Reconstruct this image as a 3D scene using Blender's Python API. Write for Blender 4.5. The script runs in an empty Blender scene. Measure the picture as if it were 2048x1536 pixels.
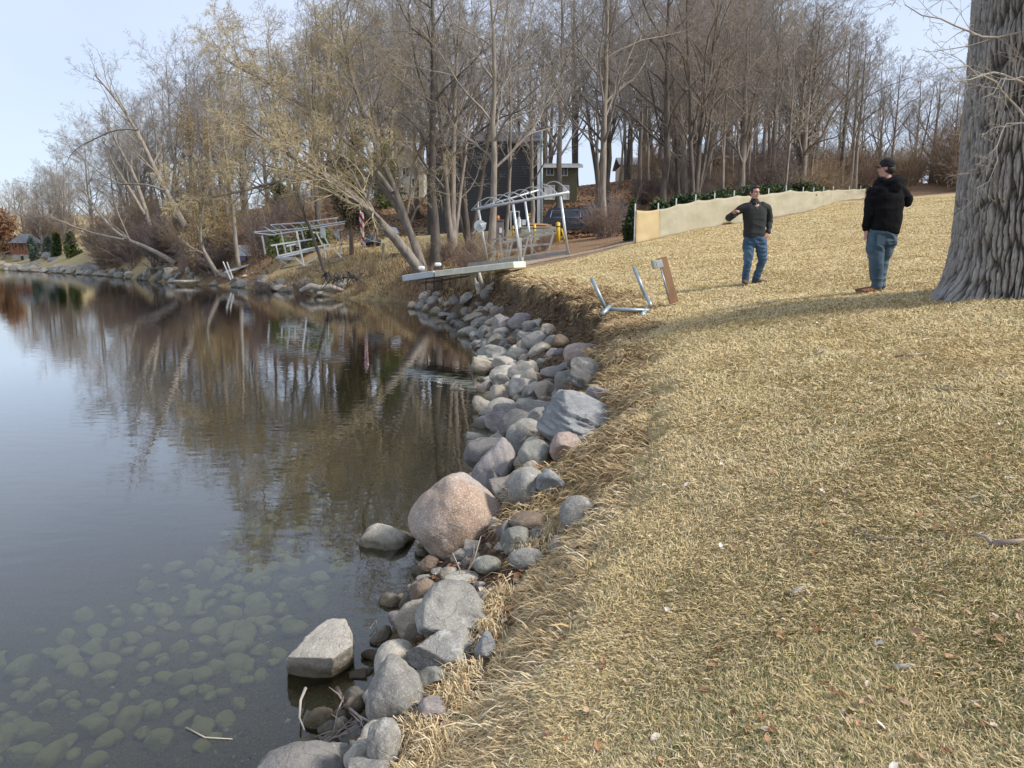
import bpy, math, random
import numpy as np
from mathutils import Vector, Matrix
R = math.radians
scene = bpy.context.scene
C = scene.collection
rng = np.random.default_rng(7)
random.seed(7)

# ------------------------------------------------------------------ camera, sky, sun, exposure
H = 2.6                                   # eye height above the lake
F = 1500.0; PITCH = math.atan(263/1500)   # focal length in photo pixels (2048 wide), tilt below horizontal
cam = bpy.data.objects.new('camera', bpy.data.cameras.new('camera'))
C.objects.link(cam); cam.location = (0, 0, H); cam.rotation_euler = (math.pi/2-PITCH, 0, 0)
cam.data.sensor_width = 36; cam.data.lens = F/2048*36; cam.data.clip_end = 3000; cam.data.clip_start = 0.05
scene.camera = cam
SUN_EL, SUN_AZ = R(40), R(108)            # azimuth from +Y towards +X: the sun stands right and a little behind the viewer
world = bpy.data.worlds.new('World'); scene.world = world; world.use_nodes = True
def build_world():
    nt = world.node_tree; N = nt.nodes; L = nt.links; N.clear()
    out = N.new('ShaderNodeOutputWorld'); bg = N.new('ShaderNodeBackground'); sky = N.new('ShaderNodeTexSky')
    sky.sky_type = 'NISHITA'; sky.sun_disc = False; sky.sun_elevation = SUN_EL; sky.sun_rotation = SUN_AZ
    sky.air_density = 1.0; sky.dust_density = 1.2; sky.ozone_density = 1.5
    tc = N.new('ShaderNodeTexCoord'); mp = N.new('ShaderNodeMapping'); mp.inputs['Scale'].default_value = (1, 1, 2.6)
    nz = N.new('ShaderNodeTexNoise'); nz.inputs['Scale'].default_value = 1.7; nz.inputs['Detail'].default_value = 5; nz.inputs['Roughness'].default_value = .5
    cr = N.new('ShaderNodeMapRange'); cr.inputs['From Min'].default_value = .36; cr.inputs['From Max'].default_value = .72
    cr.inputs['To Min'].default_value = .55; cr.inputs['To Max'].default_value = .92
    mx = N.new('ShaderNodeMix'); mx.data_type = 'RGBA'; mx.inputs[7].default_value = (4.5, 5.1, 6.3, 1)
    L.new(tc.outputs['Generated'], mp.inputs[0]); L.new(mp.outputs[0], nz.inputs[0]); L.new(nz.outputs[0], cr.inputs[0])
    L.new(cr.outputs[0], mx.inputs[0]); L.new(sky.outputs[0], mx.inputs[6]); L.new(mx.outputs[2], bg.inputs[0])
    bg.inputs[1].default_value = 0.098; L.new(bg.outputs[0], out.inputs[0])
build_world()
sd = bpy.data.lights.new('sun', 'SUN'); sd.energy = 2.7; sd.angle = R(9); sd.color = (1, .96, .90)
so = bpy.data.objects.new('sun', sd); C.objects.link(so)
sun_dir = Vector((math.sin(SUN_AZ)*math.cos(SUN_EL), math.cos(SUN_AZ)*math.cos(SUN_EL), math.sin(SUN_EL)))
so.rotation_euler = sun_dir.to_track_quat('Z', 'Y').to_euler(); so.location = (-10, -10, 30)
scene.view_settings.view_transform = 'Standard'; scene.view_settings.look = 'None'
scene.view_settings.exposure = 0.85; scene.view_settings.gamma = 1

# ------------------------------------------------------------------ pixel rays
cp, sp = math.cos(PITCH), math.sin(PITCH)
def P(px, py, Y):
    """world point seen at photo pixel (px, py) on the vertical plane Y metres ahead"""
    a = (px-1024)/F; b = (768-py)/F
    dy = cp + b*sp; dz = -sp + b*cp; t = Y/dy
    return (a*t, Y, H + dz*t)
def A(px, py, z=0.0):
    a = (px-1024)/F; b = (768-py)/F
    dy = cp + b*sp; dz = -sp + b*cp; t = (z-H)/dz
    return (a*t, dy*t)

def pxof(x, y, z=0):
    dz = z-H; dep = y*cp-dz*sp; return 1024+F*x/dep, 768-F*(y*sp+dz*cp)/dep
# ------------------------------------------------------------------ noise
def _h(i, j, k, s):
    n = (i.astype(np.int64)*374761393 + j.astype(np.int64)*668265263 + k.astype(np.int64)*2147483647 + s*1274126177) & 0xffffffff
    n = ((n ^ (n >> 13))*1274126177) & 0xffffffff
    n = ((n ^ (n >> 16))*2246822519) & 0xffffffff
    return ((n ^ (n >> 15)) & 0xffff)/65535.0
def vn(x, y, z=None, s=0):
    x = np.asarray(x, float); y = np.asarray(y, float); z = np.zeros_like(x) if z is None else np.asarray(z, float)
    i = np.floor(x); j = np.floor(y); k = np.floor(z); u = x-i; v = y-j; w = z-k
    u = u*u*(3-2*u); v = v*v*(3-2*v); w = w*w*(3-2*w); r = 0
    for a in (0, 1):
        for b in (0, 1):
            for c in (0, 1):
                r = r + _h(i+a, j+b, k+c, s)*(u if a else 1-u)*(v if b else 1-v)*(w if c else 1-w)
    return r*2-1
def fbm(x, y, z=None, s=0, o=4):
    r = 0; a = 1.0; f = 1.0
    for q in range(o):
        r = r + a*vn(x*f, y*f, None if z is None else z*f, s+q*17); a *= .5; f *= 2.03
    return r/1.8
def sstep(a, b, x):
    t = np.clip((x-a)/(b-a), 0, 1); return t*t*(3-2*t)

# ------------------------------------------------------------------ object helpers
def mesh_np(name, V, quads=None, tris=None, smooth=True):
    V = np.asarray(V, np.float32).reshape(-1, 3)
    q = np.zeros((0, 4), np.int32) if quads is None else np.asarray(quads, np.int32).reshape(-1, 4)
    t = np.zeros((0, 3), np.int32) if tris is None else np.asarray(tris, np.int32).reshape(-1, 3)
    me = bpy.data.meshes.new(name); me.vertices.add(len(V)); me.vertices.foreach_set('co', V.ravel())
    me.loops.add(len(q)*4+len(t)*3); me.loops.foreach_set('vertex_index', np.concatenate([q.ravel(), t.ravel()]))
    me.polygons.add(len(q)+len(t))
    me.polygons.foreach_set('loop_start', np.concatenate([np.arange(len(q))*4, len(q)*4+np.arange(len(t))*3]).astype(np.int32))
    me.update(calc_edges=True)
    me.polygons.foreach_set('use_smooth', np.full(len(q)+len(t), smooth))
    me.update(); return me
def link(name, me, m=None, parent=None, loc=None):
    o = bpy.data.objects.new(name, me); C.objects.link(o)
    if m is not None:
        for x in (m if isinstance(m, (list, tuple)) else [m]): me.materials.append(x)
    if parent is not None: o.parent = parent
    if loc is not None: o.location = loc
    return o
def tag(o, label, cat, group=None, kind=None):
    if label: o['label'] = label
    if cat: o['category'] = cat
    if group: o['group'] = group
    if kind: o['kind'] = kind
    return o
def thing(name, label, cat, loc=(0, 0, 0), rz=0, group=None):
    o = bpy.data.objects.new(name, None); C.objects.link(o); o.empty_display_size = .1
    o.location = loc; o.rotation_euler = (0, 0, rz); return tag(o, label, cat, group)
def copy_tree(o, parent=None):
    c = o.copy(); C.objects.link(c)
    if parent is not None: c.parent = parent
    for ch in list(o.children): copy_tree(ch, c)
    return c
def ring_frame(T):
    ref = np.where(np.abs(T[..., 2:3]) < .9, np.array([0., 0, 1]), np.array([1., 0, 0]))
    U = np.cross(T, ref); U /= np.linalg.norm(U, axis=-1, keepdims=True)+1e-9
    return U, np.cross(T, U)
def tubes(Pt, Rd, m=4, cap=False):
    """N polylines (N,K,3) with radii (N,K) -> verts, quads"""
    Pt = np.asarray(Pt, float); Rd = np.asarray(Rd, float); N, K, _ = Pt.shape
    T = np.gradient(Pt, axis=1); T /= np.linalg.norm(T, axis=2, keepdims=True)+1e-9
    mt = T.mean(axis=1, keepdims=True); mt /= np.linalg.norm(mt, axis=2, keepdims=True)+1e-9
    ref = np.where(np.abs(mt[..., 2:3]) < .8, np.array([0., 0, 1]), np.array([1., 0, 0]))
    U = np.cross(T, np.broadcast_to(ref, T.shape)); U /= np.linalg.norm(U, axis=2, keepdims=True)+1e-9
    W = np.cross(T, U)
    a = np.arange(m)*2*math.pi/m
    V = Pt[:, :, None, :] + Rd[:, :, None, None]*(U[:, :, None, :]*np.cos(a)[None, None, :, None] + W[:, :, None, :]*np.sin(a)[None, None, :, None])
    base = (np.arange(N)*K*m)[:, None, None] + (np.arange(K-1)*m)[None, :, None]
    j = np.arange(m)[None, None, :]; j2 = (j+1) % m
    q = np.stack([base+j, base+m+j, base+m+j2, base+j2], -1).reshape(-1, 4)
    return V.reshape(-1, 3), q
class MB:
    """mesh collector"""
    def __init__(s): s.V = []; s.Q = []; s.T = []; s.n = 0
    def add(s, V, q=None, t=None):
        V = np.asarray(V, float).reshape(-1, 3)
        if q is not None and len(q): s.Q.append(np.asarray(q)+s.n)
        if t is not None and len(t): s.T.append(np.asarray(t)+s.n)
        s.V.append(V); s.n += len(V); return s
    def tube(s, pts, r, m=8, cap=True):
        pts = np.asarray(pts, float); r = np.full(len(pts), r, float) if np.isscalar(r) else np.asarray(r, float)
        n0 = s.n; V, q = tubes(pts[None], r[None], m)
        if cap:
            V = np.vstack([V, pts[0], pts[-1]]); K = len(pts); b = K*m
            j = np.arange(m); j2 = (j+1) % m
            t = np.vstack([np.stack([j, j2, np.full(m, b)], -1), np.stack([(K-1)*m+j2, (K-1)*m+j, np.full(m, b+1)], -1)])
            s.add(V, q, t)
        else: s.add(V, q)
        return s
    def box(s, c, size, M=None):
        sx, sy, sz = [v/2 for v in size]
        V = np.array([(x, y, z) for x in (-sx, sx) for y in (-sy, sy) for z in (-sz, sz)])
        if M is not None: V = V @ np.array(M.to_3x3()).T
        V = V + np.array(c)
        q = [(0, 1, 3, 2), (4, 6, 7, 5), (0, 4, 5, 1), (2, 3, 7, 6), (0, 2, 6, 4), (1, 5, 7, 3)]
        return s.add(V, q)
    def beam(s, a, b, w, h, up=(0, 0, 1)):
        a = Vector(a); b = Vector(b); d = (b-a); L = d.length; d.normalize(); u = Vector(up)
        x = d.cross(u)
        if x.length < 1e-4: x = d.cross(Vector((1, 0, 0)))
        x.normalize(); z = x.cross(d)
        M = Matrix((x, d, z)).transposed()
        return s.box((a+b)/2, (w, L, h), M)
    def prism(s, pts, a, b):
        """polygon pts as 3-vectors (planar, base) extruded by vector b-a"""
        pts = np.asarray(pts, float); n = len(pts); V = np.vstack([pts+np.array(a), pts+np.array(b)])
        q = [(i, (i+1) % n, n+(i+1) % n, n+i) for i in range(n)]
        t = [(0, i+1, i) for i in range(1, n-1)] + [(n, n+i, n+i+1) for i in range(1, n-1)]
        return s.add(V, q, t)
    def build(s, name, m, parent=None, loc=None, smooth=False, bevel=0):
        V = np.vstack(s.V); me = mesh_np(name, V, np.vstack(s.Q) if s.Q else None, np.vstack(s.T) if s.T else None, smooth)
        o = link(name, me, m, parent, loc)
        if bevel:
            b = o.modifiers.new('bevel', 'BEVEL'); b.width = bevel; b.segments = 2; b.limit_method = 'ANGLE'
        return o

# ------------------------------------------------------------------ materials
MATS = {}
def mat(name, col, rough=.8, metal=0, var=None, scale=8, bump=0, bscale=None, detail=5, coord='Object', spec=.4, stretch=None, col3=None, scale3=2.0, sheen=0):
    m = bpy.data.materials.new(name); m.use_nodes = True; nt = m.node_tree; N = nt.nodes; L = nt.links
    b = N['Principled BSDF']; b.inputs['Base Color'].default_value = (*col, 1); b.inputs['Roughness'].default_value = rough
    b.inputs['Metallic'].default_value = metal; b.inputs['Specular IOR Level'].default_value = spec
    tc = N.new('ShaderNodeTexCoord'); src = tc.outputs[coord]
    if stretch:
        mp = N.new('ShaderNodeMapping'); mp.inputs['Scale'].default_value = stretch; L.new(src, mp.inputs[0]); src = mp.outputs[0]
    last = None
    if var is not None:
        nz = N.new('ShaderNodeTexNoise'); nz.inputs['Scale'].default_value = scale; nz.inputs['Detail'].default_value = detail; L.new(src, nz.inputs[0])
        r = N.new('ShaderNodeMapRange'); r.inputs[1].default_value = .35; r.inputs[2].default_value = .65; L.new(nz.outputs[0], r.inputs[0])
        mx = N.new('ShaderNodeMix'); mx.data_type = 'RGBA'; mx.inputs[6].default_value = (*col, 1); mx.inputs[7].default_value = (*var, 1)
        L.new(r.outputs[0], mx.inputs[0]); last = mx.outputs[2]
    if col3 is not None:
        nz = N.new('ShaderNodeTexNoise'); nz.inputs['Scale'].default_value = scale3; nz.inputs['Detail'].default_value = 3; L.new(src, nz.inputs[0])
        r = N.new('ShaderNodeMapRange'); r.inputs[1].default_value = .48; r.inputs[2].default_value = .68; L.new(nz.outputs[0], r.inputs[0])
        mx = N.new('ShaderNodeMix'); mx.data_type = 'RGBA'; mx.inputs[7].default_value = (*col3, 1); L.new(r.outputs[0], mx.inputs[0])
        if last: L.new(last, mx.inputs[6])
        else: mx.inputs[6].default_value = (*col, 1)
        last = mx.outputs[2]
    if last: L.new(last, b.inputs['Base Color'])
    if bump:
        nz = N.new('ShaderNodeTexNoise'); nz.inputs['Scale'].default_value = bscale or scale*2; nz.inputs['Detail'].default_value = 6; L.new(src, nz.inputs[0])
        bp = N.new('ShaderNodeBump'); bp.inputs['Strength'].default_value = .8; bp.inputs['Distance'].default_value = bump
        L.new(nz.outputs[0], bp.inputs['Height']); L.new(bp.outputs[0], b.inputs['Normal'])
    MATS[name] = m; return m
# ------------------------------------------------------------------ terrain
SHORE = [(-1.5, -40, 1), (-1.3, -6, .8), (-1.2, 0, .6), (-1.1, 1.5, .6)]
for px, py, w in [(640,1536,.80),(730,1400,.95),(765,1300,1.1),(815,1200,1.2),(850,1120,1.32),(900,1050,1.4),(950,950,1.5),(985,860,1.8),(980,780,2.2),
                  (978,720,1.9),(950,675,1.5),(912,643,1.2),(860,624,.9),(800,607,2.2),(700,598,4),(620,590,4),(540,580,5),(430,571,4),(350,566,4),(290,561,5),
                  (210,552,5),(100,545,5),(0,540,5)]:
    x, y = A(px, py); SHORE.append((x, y, w))
SHORE += [(-110, 116, 6), (-400, 150, 6)]
SH = np.array(SHORE)
WP = np.vstack([SH[:, :2], [[-400, -40]]])            # polygon of the lake
def in_lake(x, y):
    ins = np.zeros(x.shape, bool); n = len(WP)
    for i in range(n):
        x1, y1 = WP[i]; x2, y2 = WP[(i+1) % n]
        c = ((y1 > y) != (y2 > y)) & (x < (x2-x1)*(y-y1)/((y2-y1) if y2 != y1 else 1e-9)+x1)
        ins ^= c
    return ins
def shore_dist(x, y):
    x = np.asarray(x, float); y = np.asarray(y, float)
    best = np.full(x.shape, 1e9); w = np.zeros(x.shape)
    for i in range(len(SH)-1):
        a = SH[i]; b = SH[i+1]; dx, dy = b[0]-a[0], b[1]-a[1]; l2 = dx*dx+dy*dy
        t = np.clip(((x-a[0])*dx+(y-a[1])*dy)/l2, 0, 1)
        d = np.hypot(x-a[0]-t*dx, y-a[1]-t*dy); k = d < best
        best = np.where(k, d, best); w = np.where(k, a[2]+(b[2]-a[2])*t, w)
    return np.where(in_lake(x, y), -best, best), w
CT = [(-.25,2.78,.5),(-.1,3.5,.6),(.35,5,.9),(.73,6,1.2),(1.1,7.7,1.4),(2.1,11.3,1.6),(1.8,15.4,1.6),(1,19.7,1.7),(-.4,25,1.7),(-2.4,30.7,1.45),(-3.2,33,1.2),
      (0,0,1.02),(-.7,0,.6),(1.5,0,1.3),(.5,1.5,1.02),(1.4,1.85,1.25),(3,4,1.68),(2,3,1.42),(1.5,5,1.42),(3,8,1.78),(5,6,2.0),(8,6,2.3),(0,-5,1.1),(4,-5,1.9),(10,0,2.6),(5.8,8.5,2.2),
      (1.9,9,1.62),(2.5,13,1.75),(-1.5,-5,.6),(30,0,4),(30,20,5.5),(0,-40,2),(40,-40,4)]
CT += [P(*a) for a in [(1505,570,14),(1745,588,10),(1640,600,9.5),(1420,545,17),(1400,520,20),(1600,480,28),(1900,500,20),(1900,430,38),(2048,400,40),(1271,483,30),(1392,459,35.5),(1469,445,38.5),
      (1573,427,44.5),(1635,414,53),(1718,404,70),(1920,385,60),(1800,394,66),(1041,531,28),(1137,512,30),(975,521,31),(1040,540,26),
      (1190,470,51),(1270,470,52),(1050,475,52),(900,478,54),(870,510,40),(830,540,37),(760,520,48),(640,522,50),(560,524,52),(700,495,56),(600,505,58),(490,530,58),
      (650,440,64),(700,400,78),(1100,400,78),(1300,408,66),(1350,345,88),(450,420,80),(300,470,90),(170,505,95),(50,520,118),(0,517,118),(50,440,150),(1500,352,92),(1900,366,92)]]
CT += [(-60,200,14),(0,200,16),(80,200,16),(160,100,12),(-150,200,12),(0,120,10.5),(40,120,10.5),(-110,160,8),(-400,200,10),(100,20,9)]
CT = np.array(CT, float)
def _tps():
    n = len(CT); d = np.hypot(CT[:, None, 0]-CT[None, :, 0], CT[:, None, 1]-CT[None, :, 1])
    K = d*1.0 - np.eye(n)*.05                        # linear radial kernel: no overshoot
    Q = np.column_stack([np.ones(n), CT[:, :2]]); M = np.zeros((n+3, n+3)); M[:n, :n] = K; M[:n, n:] = Q; M[n:, :n] = Q.T
    return np.linalg.solve(M, np.concatenate([CT[:, 2], np.zeros(3)]))
TW = _tps()
def lawn(x, y):
    x = np.asarray(x, float); y = np.asarray(y, float); r = TW[-3]+TW[-2]*x+TW[-1]*y
    for i in range(len(CT)):
        r = r + TW[i]*np.sqrt((x-CT[i, 0])**2+(y-CT[i, 1])**2+ (.04*abs(CT[i,1])+.15)**2)
    return r
def terrain(x, y, full=False):
    x = np.asarray(x, float); y = np.asarray(y, float)
    d, w = shore_dist(x, y)
    near = sstep(40, 34, y)
    rag = near*(fbm(x*1.6, y*1.6, s=3, o=3)*.28+fbm(x*6, y*6, s=9, o=2)*.09)*np.minimum(w, 2)
    t = (d+np.where(d > .25*w, rag, 0)*sstep(.2, .7, d/w))/w
    L = np.maximum(lawn(x, y), .35)
    n = fbm(x*.9, y*.9, s=21, o=3)*.05+fbm(x*4, y*4, s=5, o=2)*.018*sstep(25, 8, y)
    L = L+n*sstep(.8, 1.6, t)
    pa = np.where(t < .60, .46*np.clip(t/.60, 0, 1)**.9, np.where(t < .93, .46+.24*(t-.60)/.33, .70+.30*sstep(.93, 1.0, t))); pb = np.clip(.60*np.clip(t/.62, 0, 1)**.9*(t < .62)+(t >= .62)*(.60+.40*sstep(.35, 1.45, .35+(t-.62)*1.1)), 0, 1); nb = sstep(10.5, 7.5, y); pn = pa*(1-nb)+pb*nb
    pf = sstep(-.25, 1, t)-sstep(-.25, 1, 0*t)*(1-np.clip(t, 0, 1))
    pr = near*pn+(1-near)*np.clip(pf, 0, 1)
    zl = L*np.clip(pr, 0, 1)
    u = -d
    zw = -(.12*np.clip(u, 0, 1)+.085*np.clip(u-0, 0, 4)+.05*np.clip(u-4, 0, 8))-.02*np.clip(u-12, 0, 40)
    zw = zw + fbm(x*2.2, y*2.2, s=31, o=3)*.03*sstep(0, 1, u)
    z = np.where(d > 0, zl, zw)
    return (z, d, w, t) if full else z
def gz(x, y): return float(terrain(np.array([x]), np.array([y]))[0])
def hit(px, py, tmax=260):
    """march the ray of a photo pixel down to the terrain"""
    a = (px-1024)/F; b = (768-py)/F; dy = cp+b*sp; dz = -sp+b*cp
    t = np.geomspace(1.2, tmax, 900); X = a*t; Y = dy*t; Z = H+dz*t
    k = np.where(Z < terrain(X, Y))[0]
    if len(k) == 0: return None
    k = k[0]; k = max(k, 1)
    tt = np.linspace(t[k-1], t[k], 30); m = np.where(H+dz*tt < terrain(a*tt, dy*tt))[0]; t0 = tt[m[0]] if len(m) else t[k]
    return (a*t0, dy*t0, H+dz*t0, t0)

def build_ground():
    th = np.concatenate([np.linspace(-180, -62, 40)[:-1], np.linspace(-62, -36, 40)[:-1], np.linspace(-36, 38, 560), np.linspace(38, 62, 40)[1:], np.linspace(62, 180, 40)[1:-1]])
    th = np.radians(th); r = np.concatenate([[.05], np.geomspace(.5, 2, 20)[:-1], np.geomspace(2, 40, 420)[:-1], np.geomspace(40, 900, 130)])
    TH, RR = np.meshgrid(th, r); X = RR*np.sin(TH); Y = RR*np.cos(TH)
    z, d, w, t = terrain(X, Y, True)
    far = sstep(150, 300, RR); z = z*(1-far)+far*(np.where(d > 0, 12, -4))
    nr, nt = RR.shape; idx = np.arange(nr*nt).reshape(nr, nt)
    a = idx[:-1]; b = idx[1:]
    q = np.stack([a, b, np.roll(b, -1, 1), np.roll(a, -1, 1)], -1).reshape(-1, 4)[:, ::-1]
    V = np.stack([X, Y, z], -1).reshape(-1, 3)
    me = mesh_np('ground', V, q)
    # zones: lawn / leaf litter / dirt scarp / stony bed
    x, y, zz, dd, tt = X.ravel(), Y.ravel(), z.ravel(), d.ravel(), t.ravel()
    nz = fbm(x*.35, y*.35, s=40)
    # leaf litter beyond the lawn: hillside behind fence, driveway strip, far shore hillside
    fx = np.array([1.0, 5.2, 8.5, 13.3, 17.5, 24, 29, 60]); fy = np.array([26.5, 30.5, 36, 40, 46, 58, 70, 72])
    behind = sstep(-.6, .6, y-np.interp(x, fx, fy)+nz*.2)*sstep(-.5, 1.2, x)
    hill = sstep(57, 60, y+nz*3)*sstep(0, -4, x)*sstep(-31, -26, x)
    bankfar = sstep(40, 36, 0*y+np.where(y > 34, 0, 100))*sstep(1.3, .7, tt+nz*.25)*.35
    leaf = np.clip(behind+sstep(56, 62, y+nz*3)*(x > -31)+bankfar+ sstep(-8, -4, x)*sstep(2, -1, x)*sstep(32, 34, y)*sstep(50, 46, y)*.9, 0, 1)*(dd > 0)
    leaf = np.clip(leaf*(1-sstep(-42, -48, x)*sstep(128, 122, y)), 0, 1)
    dirt = sstep(1.10, .96, tt+.28*sstep(10.5, 7.5, y)+fbm(x*3, y*3, s=44)*.14)*(dd > -.5)*(y < 36)
    wet = sstep(.12, -.02, zz)
    for nm, arr in (('leaf', leaf), ('dirt', dirt), ('wet', wet)):
        at = me.attributes.new(nm, 'FLOAT', 'POINT'); at.data.foreach_set('value', arr.astype(np.float32))
    m = bpy.data.materials.new('ground'); m.use_nodes = True; nt_ = m.node_tree; N = nt_.nodes; L = nt_.links; b = N['Principled BSDF']
    b.inputs['Roughness'].default_value = .95; b.inputs['Specular IOR Level'].default_value = .15
    tc = N.new('ShaderNodeTexCoord'); src = tc.outputs['Object']
    def noise(sc, det=6, rough=.6, st=None):
        s_ = src
        if st: mp = N.new('ShaderNodeMapping'); mp.inputs['Scale'].default_value = st; L.new(src, mp.inputs[0]); s_ = mp.outputs[0]
        n = N.new('ShaderNodeTexNoise'); n.inputs['Scale'].default_value = sc; n.inputs['Detail'].default_value = det; n.inputs['Roughness'].default_value = rough; L.new(s_, n.inputs[0]); return n.outputs[0]
    def ramp(f, stops):
        c = N.new('ShaderNodeValToRGB'); e = c.color_ramp.elements
        while len(e) < len(stops): e.new(.5)
        for q_, (p_, col) in zip(e, stops): q_.position = p_; q_.color = (*col, 1)
        L.new(f, c.inputs[0]); return c.outputs[0]
    def mix(f, a_, b_, bt='MIX'):
        x_ = N.new('ShaderNodeMix'); x_.data_type = 'RGBA'; x_.blend_type = bt
        if isinstance(f, (int, float)): x_.inputs[0].default_value = f
        else: L.new(f, x_.inputs[0])
        L.new(a_, x_.inputs[6]); L.new(b_, x_.inputs[7]); return x_.outputs[2]
    def attr(n_):
        a_ = N.new('ShaderNodeAttribute'); a_.attribute_name = n_; return a_.outputs['Fac']
    g1 = ramp(noise(1.1, 5), [(.35, (.44, .335, .155)), (.5, (.54, .415, .20)), (.66, (.48, .375, .18))])
    g2 = ramp(noise(26, 8, .75, (1, .8, 1)), [(.34, (.17, .125, .065)), (.5, (.42, .34, .19)), (.68, (.60, .50, .31))])
    gr = mix(.55, g1, g2)
    l1 = ramp(noise(9, 8, .75), [(.3, (.07, .045, .03)), (.45, (.20, .125, .075)), (.56, (.30, .19, .11)), (.7, (.36, .27, .18))])
    d1 = ramp(noise(14, 8, .7), [(.3, (.035, .025, .018)), (.5, (.10, .07, .045)), (.7, (.24, .175, .11))])
    w1 = ramp(noise(60, 6, .8), [(.3, (.075, .058, .03)), (.5, (.155, .125, .06)), (.62, (.21, .175, .09)), (.72, (.48, .42, .28))])
    c = mix(attr('leaf'), gr, l1); c = mix(attr('dirt'), c, d1); c = mix(attr('wet'), c, w1)
    L.new(c, b.inputs['Base Color'])
    bp = N.new('ShaderNodeBump'); bp.inputs['Distance'].default_value = .03; bp.inputs['Strength'].default_value = .8; L.new(noise(40, 8, .7), bp.inputs['Height']); L.new(bp.outputs[0], b.inputs['Normal'])
    tag(link('ground', me, m), None, None, kind='structure')
build_ground()

def build_water():
    mb = MB(); mb.box((-150, 60, -4), (700, 300, 8))
    o = mb.build('lake_water', None, smooth=False); o.data.materials.clear()
    m = bpy.data.materials.new('water'); m.use_nodes = True; nt = m.node_tree; N = nt.nodes; L = nt.links; N.clear()
    out = N.new('ShaderNodeOutputMaterial'); tr = N.new('ShaderNodeBsdfTransparent'); gl = N.new('ShaderNodeBsdfGlossy'); fr = N.new('ShaderNodeFresnel'); mx = N.new('ShaderNodeMixShader')
    gl.inputs['Roughness'].default_value = .0; fr.inputs[0].default_value = 1.36; tr.inputs[0].default_value = (.95, .96, .88, 1)
    tc = N.new('ShaderNodeTexCoord'); mp = N.new('ShaderNodeMapping'); mp.inputs['Scale'].default_value = (.8, 1.6, 1); n1 = N.new('ShaderNodeTexNoise'); n1.inputs['Scale'].default_value = 3.2; n1.inputs['Detail'].default_value = 1.5
    L.new(tc.outputs['Object'], mp.inputs[0]); L.new(mp.outputs[0], n1.inputs[0])
    bp = N.new('ShaderNodeBump'); bp.inputs['Distance'].default_value = .0022; bp.inputs['Strength'].default_value = 1; L.new(n1.outputs[0], bp.inputs['Height'])
    L.new(bp.outputs[0], gl.inputs['Normal']); L.new(bp.outputs[0], fr.inputs['Normal'])
    fm = N.new('ShaderNodeMath'); fm.operation = 'MULTIPLY_ADD'; fm.use_clamp = True; fm.inputs[1].default_value = 2.0; fm.inputs[2].default_value = .02; L.new(fr.outputs[0], fm.inputs[0]); L.new(fm.outputs[0], mx.inputs[0]); L.new(tr.outputs[0], mx.inputs[1]); L.new(gl.outputs[0], mx.inputs[2]); L.new(mx.outputs[0], out.inputs['Surface'])
    v = N.new('ShaderNodeVolumePrincipled'); v.inputs['Color'].default_value = (.62, .54, .28, 1); v.inputs['Density'].default_value = .085; v.inputs['Absorption Color'].default_value = (.3, .28, .15, 1) if 'Absorption Color' in v.inputs else (0,0,0,1)
    L.new(v.outputs[0], out.inputs['Volume'])
    o.data.materials.append(m); tag(o, None, None, kind='structure')
build_water()
# ------------------------------------------------------------------ trees
bark = mat('bark', (.17, .145, .12), .9, var=(.29, .25, .21), scale=6, bump=.02, bscale=14, stretch=(1, 1, .25), spec=.1)
bark_pale = mat('bark_pale', (.31, .27, .22), .9, var=(.20, .17, .14), scale=5, bump=.02, bscale=12, stretch=(1, 1, .3), spec=.1)
bark_dark = mat('bark_dark', (.09, .075, .064), .9, var=(.15, .13, .11), scale=6, bump=.02, bscale=14, stretch=(1, 1, .3), spec=.1)
twig_grey = mat('twig_grey', (.29, .262, .235), .9, var=(.20, .18, .16), scale=.7, spec=.1)
twig_pale = mat('twig_pale', (.37, .335, .29), .9, var=(.28, .25, .215), scale=.8, spec=.1)
twig_red = mat('twig_red', (.20, .13, .115), .9, var=(.27, .19, .15), scale=1, spec=.1)
twig_willow = mat('twig_willow', (.47, .375, .21), .9, var=(.40, .335, .215), scale=.5, spec=.1)
twig_tan = mat('twig_tan', (.36, .295, .235), .9, var=(.27, .225, .19), scale=.7, spec=.1)
def nrm(v): return v/(np.linalg.norm(v, axis=-1, keepdims=True)+1e-9)
def grow(g, S, D, Ln, R0, K, wander, trop, taper=.25):
    N = len(S); Pt = np.zeros((N, K, 3)); Pt[:, 0] = S; d = D.copy(); st = (Ln/(K-1))[:, None]
    for k in range(1, K):
        d = nrm(d+g.normal(0, wander, (N, 3))+np.array([0, 0, trop]))
        Pt[:, k] = Pt[:, k-1]+d*st
    tt = np.linspace(0, 1, K)[None]; Rd = R0[:, None]*(1-(1-taper)*tt)
    return Pt, Rd
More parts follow.
